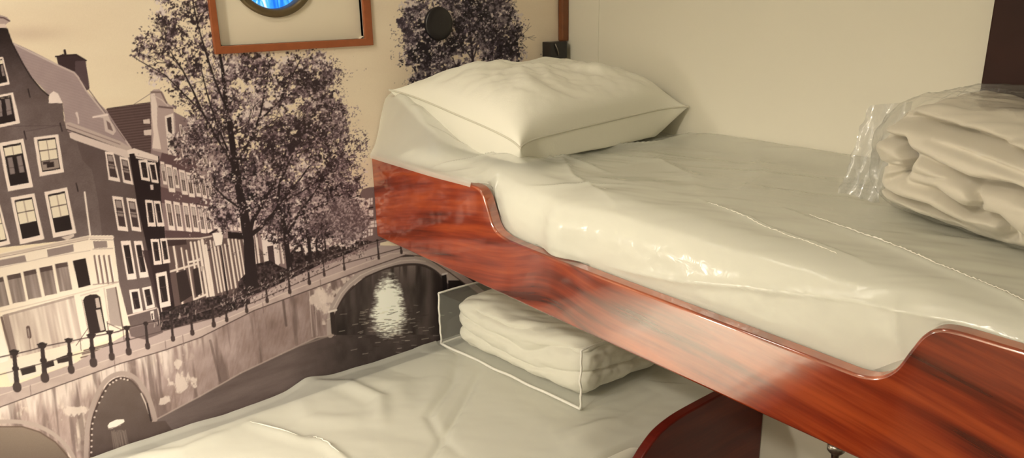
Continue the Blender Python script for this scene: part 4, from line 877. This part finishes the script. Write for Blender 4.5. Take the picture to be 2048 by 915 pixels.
# ---------------------------------------------------------------- duvets and bags
def duvet(name, x0, x1, y0, y1, z0, z1, label, faces, seed, fold=.03, r=.045, n=(70, 110, 60), skew=None, layers=3, parent=None, amp=1., grooves=(), mt=None):
    def disp(P, N):
        P = P.copy(); zz = (P[:, 2]-z0)/(z1-z0); s_ = P[:, 0]*.6+P[:, 1]
        wob = fbm(s_, P[:, 2]*3, 6, seed, 3)*.9
        ph = (zz+wob*.42+.10*np.sin(s_*13+seed))*layers
        gro = np.abs(np.sin(np.pi*ph))**.45          # layered folds with sharp grooves
        side = np.clip(1-np.abs(N[:, 2])**2, 0, 1)
        if len(N): P += N*(side*(gro-.72)*fold*amp)[:, None]
        P += N*(fbm(P[:, 0]*2+P[:, 1], P[:, 2]*2+P[:, 1]*.5, 11, seed+3, 3)*.020*amp)[:, None]
        P[:, 2] += np.clip(N[:, 2], 0, 1)*(fbm(P[:, 0], P[:, 1], 9, seed+5, 3)*.022)
        for (pl, w_, h_) in grooves: P[:, 0] += (N[:, 0] < -.2)*np.clip(-N[:, 0]*1.5, 0, 1)*crease(P[:, 1], P[:, 2]-z0, pl, w_*.8, h_*1.35, False)
        P[:, 2] = np.maximum(P[:, 2], z0)
        if skew: P = skew(P)
        return P
    P, Fc = rounded_box(x0, x1, y0, y1, z0, z1, r, n, disp)
    return mesh_obj(name, P, Fc, mt or M_cotton, parent)
# lower folded duvet, under the upper bunk
LZ = H-.940
def shear_low(P):
    P = P.copy(); P[:, 0] += .055*(1-(P[:, 1]-1.17)/.51); return P
o = duvet('folded_duvet', 1.078, 1.390, 1.182, 1.640, LZ+.006, LZ+.152, '', 1, 31, fold=.016, r=.038, skew=shear_low, layers=3)
tag(o, 'folded white duvet inside the piped bag on the lower bunk', 'duvet')
bag = empty('storage_bag', (1.22, 1.43, LZ+.002), 'clear plastic bag with white piped edges around a duvet on the lower bunk', 'bag')
bz0, bz1 = LZ+.003, LZ+.155
A = [(1.058, 1.682), (1.112, 1.166), (1.408, 1.172), (1.405, 1.682)]
def bagpt(k, z, push=0.): return (A[k][0], A[k][1], z)
def seg(p, q, n, sag=.0, seed=0, out=None):
    L = []
    for i in range(n+1):
        t = i/n; w = math.sin(math.pi*t)
        v = [p[j]*(1-t)+q[j]*t for j in range(3)]
        v[0] += (mnoise.noise(Vector((t*5+seed, seed, 0)))*.006+ (out[0] if out else 0)*w); v[1] += (out[1] if out else 0)*w; v[2] += mnoise.noise(Vector((t*4, seed+9, 3)))*.005*w+sag*w; L.append(tuple(v))
    return L
# walls of the bag: sagging quads between corners
def sheet(c, nu, nv, push, seed, parent, m, name='film_panel'):
    """bilinear sheet over four corners, pushed sideways by push(u,v)"""
    c = [np.array(q) for q in c]; V = []
    for i in range(nu):
        for j in range(nv):
            u, v = i/(nu-1), j/(nv-1); p = (c[0]*(1-u)+c[1]*u)*(1-v)+(c[3]*(1-u)+c[2]*u)*v; w = math.sin(math.pi*u)**.5*math.sin(math.pi*v)**.5 if 0 < u < 1 and 0 < v < 1 else 0
            p = p+np.array(push)*w+np.array(push)/(np.linalg.norm(push)+1e-9)*(float(fbm(u*3, v*2, 2.5, seed, 3))*.018*w); V.append(tuple(p))
    return mesh_obj(name, V, grid_faces(nu, nv), m, parent)
sheet([bagpt(0, bz0), bagpt(1, bz0), bagpt(1, bz1), bagpt(0, bz1)], 60, 20, (.006, .0, 0), 3, bag, M_clear)
sheet([bagpt(1, bz0), bagpt(2, bz0), bagpt(2, bz1), bagpt(1, bz1)], 40, 20, (.0, .006, 0), 5, bag, M_clear)
sheet([bagpt(0, bz0), bagpt(3, bz0), bagpt(3, bz1), bagpt(0, bz1)], 30, 14, (.0, -.003, 0), 6, bag, M_clear)
sheet([bagpt(2, bz0), bagpt(3, bz0), bagpt(3, bz1), bagpt(2, bz1)], 40, 14, (-.004, 0, 0), 7, bag, M_clear)
sheet([bagpt(0, bz1), bagpt(1, bz1), bagpt(2, bz1), bagpt(3, bz1)], 60, 40, (.0, .0, .006), 8, bag, M_clear)
pr_ = []
for (k, l, z_, r_) in ((0, 1, bz0, .0036), (0, 3, bz0, .0028), (0, 3, bz1, .0028), (1, 2, bz1, .0022)): pr_.append(tube(seg(bagpt(k, z_), bagpt(l, z_), 30, 0, k+1), r_, 8))
for k in (0, 1, 3): pr_.append(tube(seg(bagpt(k, bz0), bagpt(k, bz1), 14, 0, k+31), .0028, 8))
for v in pr_: mesh_obj('piping', *v, M_piping, bag)

# duvet on the upper bunk, rolled and folded, in a thin bag
UZ = H-.3495
def skew_up(P):
    P = P.copy(); zz = np.clip((P[:, 2]-UZ)/.17, 0, 1); t = (P[:, 1]-.0)/.62
    P[:, 0] += -.24*np.clip(.97-t, -.05, .6); P[:, 0] -= .03*np.sin(np.pi*zz)*(P[:, 0] < 1.25); P[:, 0] = np.minimum(P[:, 0], XB-.024)
    P[:, 1] -= .04*(1-zz)**2*(P[:, 1] > .4)*0
    return P
GR = [([(.62, .142), (.55, .150), (.42, .138), (.28, .118), (.1, .10)], .010, .045), ([(.60, .120), (.545, .118), (.525, .095), (.535, .070), (.56, .055)], .009, .035), ([(.535, .108), (.47, .095), (.42, .085), (.36, .090), (.25, .075)], .009, .035),
      ([(.525, .060), (.47, .058), (.42, .040), (.37, .045), (.33, .020), (.25, .012)], .009, .035), ([(.60, .040), (.54, .030), (.48, .030), (.42, .012)], .007, .028), ([(.42, .085), (.40, .060), (.42, .042)], .008, .025), ([(.33, .118), (.31, .098), (.33, .080)], .008, .022), ([(.50, .128), (.40, .118), (.30, .104)], .006, .014), ([(.37, .042), (.36, .020), (.38, .008)], .008, .022), ([(.57, .075), (.535, .078)], .006, .016)]
o = duvet('folded_duvet', 1.235, 1.60, -.02, .600, UZ+.004, UZ+.172, '', 1, 53, fold=.014, r=.060, n=(60, 170, 90), skew=skew_up, layers=2, amp=1.3, grooves=GR, mt=principled('oatmeal_cotton', (.71, .66, .56), .8, bump=(260, .12), sheen=.15))
tag(o, 'thick rolled cream duvet on the upper bunk beside the dark upright', 'duvet')
ub2 = empty('plastic_bag', (1.3, .3, UZ+.003), 'thin clear bag around the duvet on the upper bunk, open end crumpled', 'bag')
def skew_bag(P, N):
    P = P.copy(); P = P+N*(np.abs(fbm(P[:, 0]*1.5+P[:, 1], P[:, 2]*2-P[:, 1], 16, 61, 3))*.016)[:, None]; P[:, 2] = np.maximum(P[:, 2], UZ+.0025); P = skew_up(P); return P
P, Fc = rounded_box(1.224, 1.605, -.035, .610, UZ+.0025, UZ+.184, .060, (40, 90, 36), skew_bag)
P[:, 0] = np.minimum(P[:, 0], XB-.022)
mesh_obj('film_body', P, Fc, M_clear, ub2)
# the loose mouth of the bag sticks out at the far end
V = []; nu, nv = 26, 30
c = [np.array(q) for q in [(1.245, .592, H-.343), (1.208, .640, H-.326), (1.262, .636, H-.185), (1.315, .590, H-.180)]]
for i in range(nu):
    for j in range(nv):
        u, v = i/(nu-1), j/(nv-1); p = (c[0]*(1-u)+c[1]*u)*(1-v)+(c[3]*(1-u)+c[2]*u)*v; p = p+np.array([float(fbm(u*4+v, v*3, 2.2, 77, 3))*.03, float(fbm(v*5, u*2, 2, 78, 2))*.012*u, 0]); V.append(tuple(p))
mesh_obj('bag_mouth', V, grid_faces(nu, nv), film('crumpled_cellophane', col=(.8, .84, .9), body=.25, rough=.06, ior=2.0), ub2)

# ================================================================ lower bunk
lb = empty('lower_bunk', (.5, 1.3, H-1.20), 'lower bunk bed with dark red board, running along the mural wall', 'bunk bed')
tl = [(-.62, -.905)]+[(-.5, -.905), (-.42, -.905)]+profile([(-.34, -.905), (-.30, -.915), (-.27, -.95), (-.24, -.99), (-.2, -1.0)], 5)[1:]+[(.2, -1.0), (.6, -1.0)]
tr_ = profile([(.95, -1.0), (1.03, -.992), (1.075, -.965), (1.105, -.938), (1.145, -.913), (1.20, -.900), (1.27, -.896), (1.40, -.8945), (XB-.001, -.894)], 6)
board('leeboard', tl+tr_, -1.20, .950, .974, M_wood2, lb, axis='x')
mesh_obj('bed_base', *boxes([(-.62, XB-.001, .972, YA-.002, H-1.13, H-1.11)]), principled('plywood_low', (.4, .28, .16), .6, var=(20, .1)), lb, smooth=False)
o = mesh_obj('drawer_front', *boxes([(-.62, XB-.002, .98, 1.0, 0, H-1.20)]), M_wood2, lb, smooth=False)
lm = empty('mattress', (.5, 1.33, H-1.11), 'white mattress under loose creased plastic on the lower bunk along the mural', 'mattress')
P, Fc = rounded_box(-.61, XB-.004, .978, YA-.006, H-1.109, H-.952, .03, (110, 40, 10), lambda P, N: soft_top(P, .004, 5))
mesh_obj('mattress_body', P, Fc, M_tick, lm)
def lower_wrap():
    nx, ny = 520, 200; xs = np.linspace(-.61, XB-.004, nx); s = np.linspace(0, 1, ny)
    X, S = np.meshgrid(xs, s, indexing='ij'); Y = .978+S*(YA-.0065-.978); Z = np.full_like(X, -.9425)
    Z -= .055*(1-sstep(0, .045, S))*(1-.85*sstep(1.03, 1.18, X))    # front edge rolls down behind the board
    Z += .008*sstep(.55, .9, X)*sstep(1.45, 1.69, Y)+.016*np.exp(-((X-.66)/.05)**2)*sstep(1.5, 1.69, Y)
    W = sstep(0, .05, S)
    wr = fbm(X, Y, 3.2, 17, 3)*.020+fbm(X*1.4+Y, Y*.8-X*.4, 7, 18, 3)*.008
    Z += W*np.clip(wr, -.004, 1)*(1-.9*(sstep(1.04, 1.08, X)*(1-sstep(1.42, 1.46, X))*sstep(1.14, 1.18, Y)))
    for Pl, w, h, t in [([(.487, 1.622), (.545, 1.473), (.58, 1.41)], .012, .010, True), ([(.569, 1.47), (.586, 1.358), (.59, 1.28)], .009, .010, True), ([(.66, 1.69), (.74, 1.62), (.77, 1.514), (.72, 1.42)], .016, .014, True),
                        ([(1.061, 1.60), (.96, 1.48), (.821, 1.374), (.80, 1.30), (.79, 1.20)], .010, -.008, True), ([(1.065, 1.50), (.90, 1.36), (.736, 1.231), (.66, 1.16)], .009, -.008, True), ([(1.02, 1.6), (.9, 1.46), (.79, 1.33)], .03, .010, False),
                        ([(.62, 1.66), (.60, 1.55), (.70, 1.45)], .02, .008, True), ([(.2, 1.66), (.33, 1.60), (.45, 1.62)], .014, .008, True), ([(1.2, 1.12), (1.0, 1.05), (.85, 1.02)], .03, .010, False), ([(.75, 1.66), (.84, 1.55), (.80, 1.45)], .03, .008, False), ([(1.35, 1.10), (1.15, 1.07), (1.0, 1.12)], .014, .006, True), ([(.0, 1.5), (.2, 1.4), (.4, 1.45)], .02, .012, False), ([(.35, 1.3), (.45, 1.15), (.5, 1.0)], .03, .010, False)]:
        Z += W*crease(X, Y, Pl, w*1.25, h, False)
    under = (X > 1.05) & (X < 1.42) & (Y > 1.16); Z = np.where(under, np.minimum(Z, -.9395), Z); Z = np.maximum(Z, np.where(S > .05, -.9515, -1.0))
    # climbs the mural wall a little
    Z += .006*sstep(.975, 1, S)
    return X, Y, Z
X, Y, Z = lower_wrap()
mesh_obj('plastic_wrap', np.stack([X, Y, Z+H], -1).reshape(-1, 3), grid_faces(*X.shape), M_film, lm)

def on_low(pts, n=40, lift=.0012):
    out = []
    for i in range(len(pts)-1):
        for k in range(n):
            t = k/n; x = pts[i][0]*(1-t)+pts[i+1][0]*t; y = pts[i][1]*(1-t)+pts[i+1][1]*t
            a = int(np.argmin(np.abs(LOWW[0][:, 0]-x))); b = int(np.argmin(np.abs(LOWW[1][0]-y))); out.append((x, y, LOWW[2][a, b]+H+lift))
    return out
LOWW = (X, Y, Z)
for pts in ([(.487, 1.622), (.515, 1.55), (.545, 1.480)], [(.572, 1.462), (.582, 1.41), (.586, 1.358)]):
    q = on_low(pts); mesh_obj('fold_glint', *tube(q, [.0004+.0012*math.sin(math.pi*i/len(q)) for i in range(len(q))], 6), M_glint, lm)  # pale strips along the folds, painted glints of the plastic
# support rod under the upper bunk
rod = empty('support_rod', (.902, .443, 0), 'thin steel rod with a collar standing under the upper leeboard', 'rod')
mesh_obj('rod', *tube([(.902, .443, 0.), (.902, .443, .4), (.902, .443, H-.5885)], .0048, 14), M_steel, rod)
V, Fc = lathe((.902, .443, H-.5885), (0, 0, -1), [(.0005, 0), (.010, 0), (.0115, .003), (.0115, .010), (.009, .013), (.0055, .016), (.0048, .022)], 24); mesh_obj('collar', V, Fc, M_steel, rod)

# ================================================================ lamps of the cabin and added fill lights
def emit(name, col, st):
    m, nt, out = mat(name); e = nt.nodes.new('ShaderNodeEmission'); e.inputs[0].default_value = (*col, 1); e.inputs[1].default_value = st; nt.links.new(e.outputs[0], out.inputs[0]); return m
WARM = (1.0, .905, .76)
def ceiling_lamp(x, y, st, label):
    t = empty('ceiling_lamp', (x, y, ZC), label, 'lamp')
    V, Fc = lathe((x, y, ZC-.001), (0, 0, -1), [(.125, 0), (.125, .02), (.118, .032), (.108, .032), (.106, .02)], 48); mesh_obj('rim', V, Fc, M_steel, t)
    V, Fc = lathe((x, y, ZC-.015), (0, 0, -1), [(.108, 0), (.100, .018), (.07, .028), (.03, .032), (.0005, .033)], 48); mesh_obj('diffuser', V, Fc, emit('lamp_glow', WARM, st), t)
def reading_lamp(base, head, aim, watts, fill_w, aim2):
    t = empty('reading_lamp', base, 'metal reading lamp on the mural wall pointing down at the lower bunk', 'lamp')
    b = Vector(base); h = Vector(head); d = (Vector(aim)-h).normalized()
    V, Fc = lathe(b, (0, -1, 0), [(.0005, .014), (.030, .014), (.040, .008), (.040, 0)], 32); mesh_obj('wall_plate', V, Fc, M_steel, t)
    k = h-d*.045; mesh_obj('arm', *tube([tuple(b+Vector((0, -.012, 0))), tuple(b+Vector((0, -.10, .03))), tuple(k+Vector((0, .03, .03))), tuple(k)], .006, 10), M_steel, t)
    V, Fc = lathe(h-d*.045, d, [(.0005, 0), (.020, .0), (.026, .012), (.046, .075), (.048, .078), (.044, .076), (.024, .014)], 32); mesh_obj('lamp_shade', V, Fc, M_steel, t)
    V, Fc = lathe(h-d*.026, d, [(.0005, 0), (.012, .002), (.018, .016), (.014, .030), (.0005, .036)], 20); mesh_obj('bulb', V, Fc, emit('bulb_glow', (1., .93, .78), 4), t)
    for nm, wt, ang, bl, dd in (('reading_beam', watts, 62, .9, d), ('bunk_fill', fill_w, 112, .6, (Vector(aim2)-h).normalized())):  # the second, wide spot is an added fill for the space under the bunk
        l = bpy.data.lights.new(nm, 'SPOT'); l.energy = wt; l.color = (1., .89, .74); l.spot_size = math.radians(ang); l.spot_blend = bl; l.shadow_soft_size = .035
        o = bpy.data.objects.new(nm, l); o.rotation_mode = 'QUATERNION'; o.rotation_quaternion = dd.to_track_quat('-Z', 'Y'); link(o, t); o.location = h+d*.045-b
reading_lamp((-.22, YA-.0015, H-.14), (-.20, 1.34, H-.22), (.06, 1.22, H-.94), 36, 11, (.50, 1.15, H-.94))
ceiling_lamp(.40, 1.25, 12, 'round ceiling lamp above the lower bunk')
ceiling_lamp(-.88, .62, 150, 'added round ceiling lamp, unseen, filling the space under the upper bunk')  # unseen lamp added as fill for the board and the under-bunk space

w = bpy.data.worlds.new('cabin_air'); bpy.context.scene.world = w; w.use_nodes = True
w.node_tree.nodes['Background'].inputs[0].default_value = (1, .85, .65, 1); w.node_tree.nodes['Background'].inputs[1].default_value = .05

# ================================================================ camera
cd = bpy.data.cameras.new('camera'); cam = bpy.data.objects.new('camera', cd); C_.objects.link(cam)
cd.sensor_fit = 'HORIZONTAL'; cd.sensor_width = 36; cd.lens = F_PX/2048*36; cd.clip_start = .01
Mr = cam_rot(); cam.matrix_world = Matrix(((*Mr[0], 0), (*Mr[1], 0), (*Mr[2], H), (0, 0, 0, 1)))
sc = bpy.context.scene; sc.camera = cam
sc.view_settings.view_transform = 'Standard'; sc.view_settings.look = 'None'; sc.view_settings.gamma = 1; sc.view_settings.use_curve_mapping = False
sc.view_settings.exposure = 1.02
sc.cycles.max_bounces = 8; sc.cycles.transparent_max_bounces = 12; sc.cycles.use_denoising = True
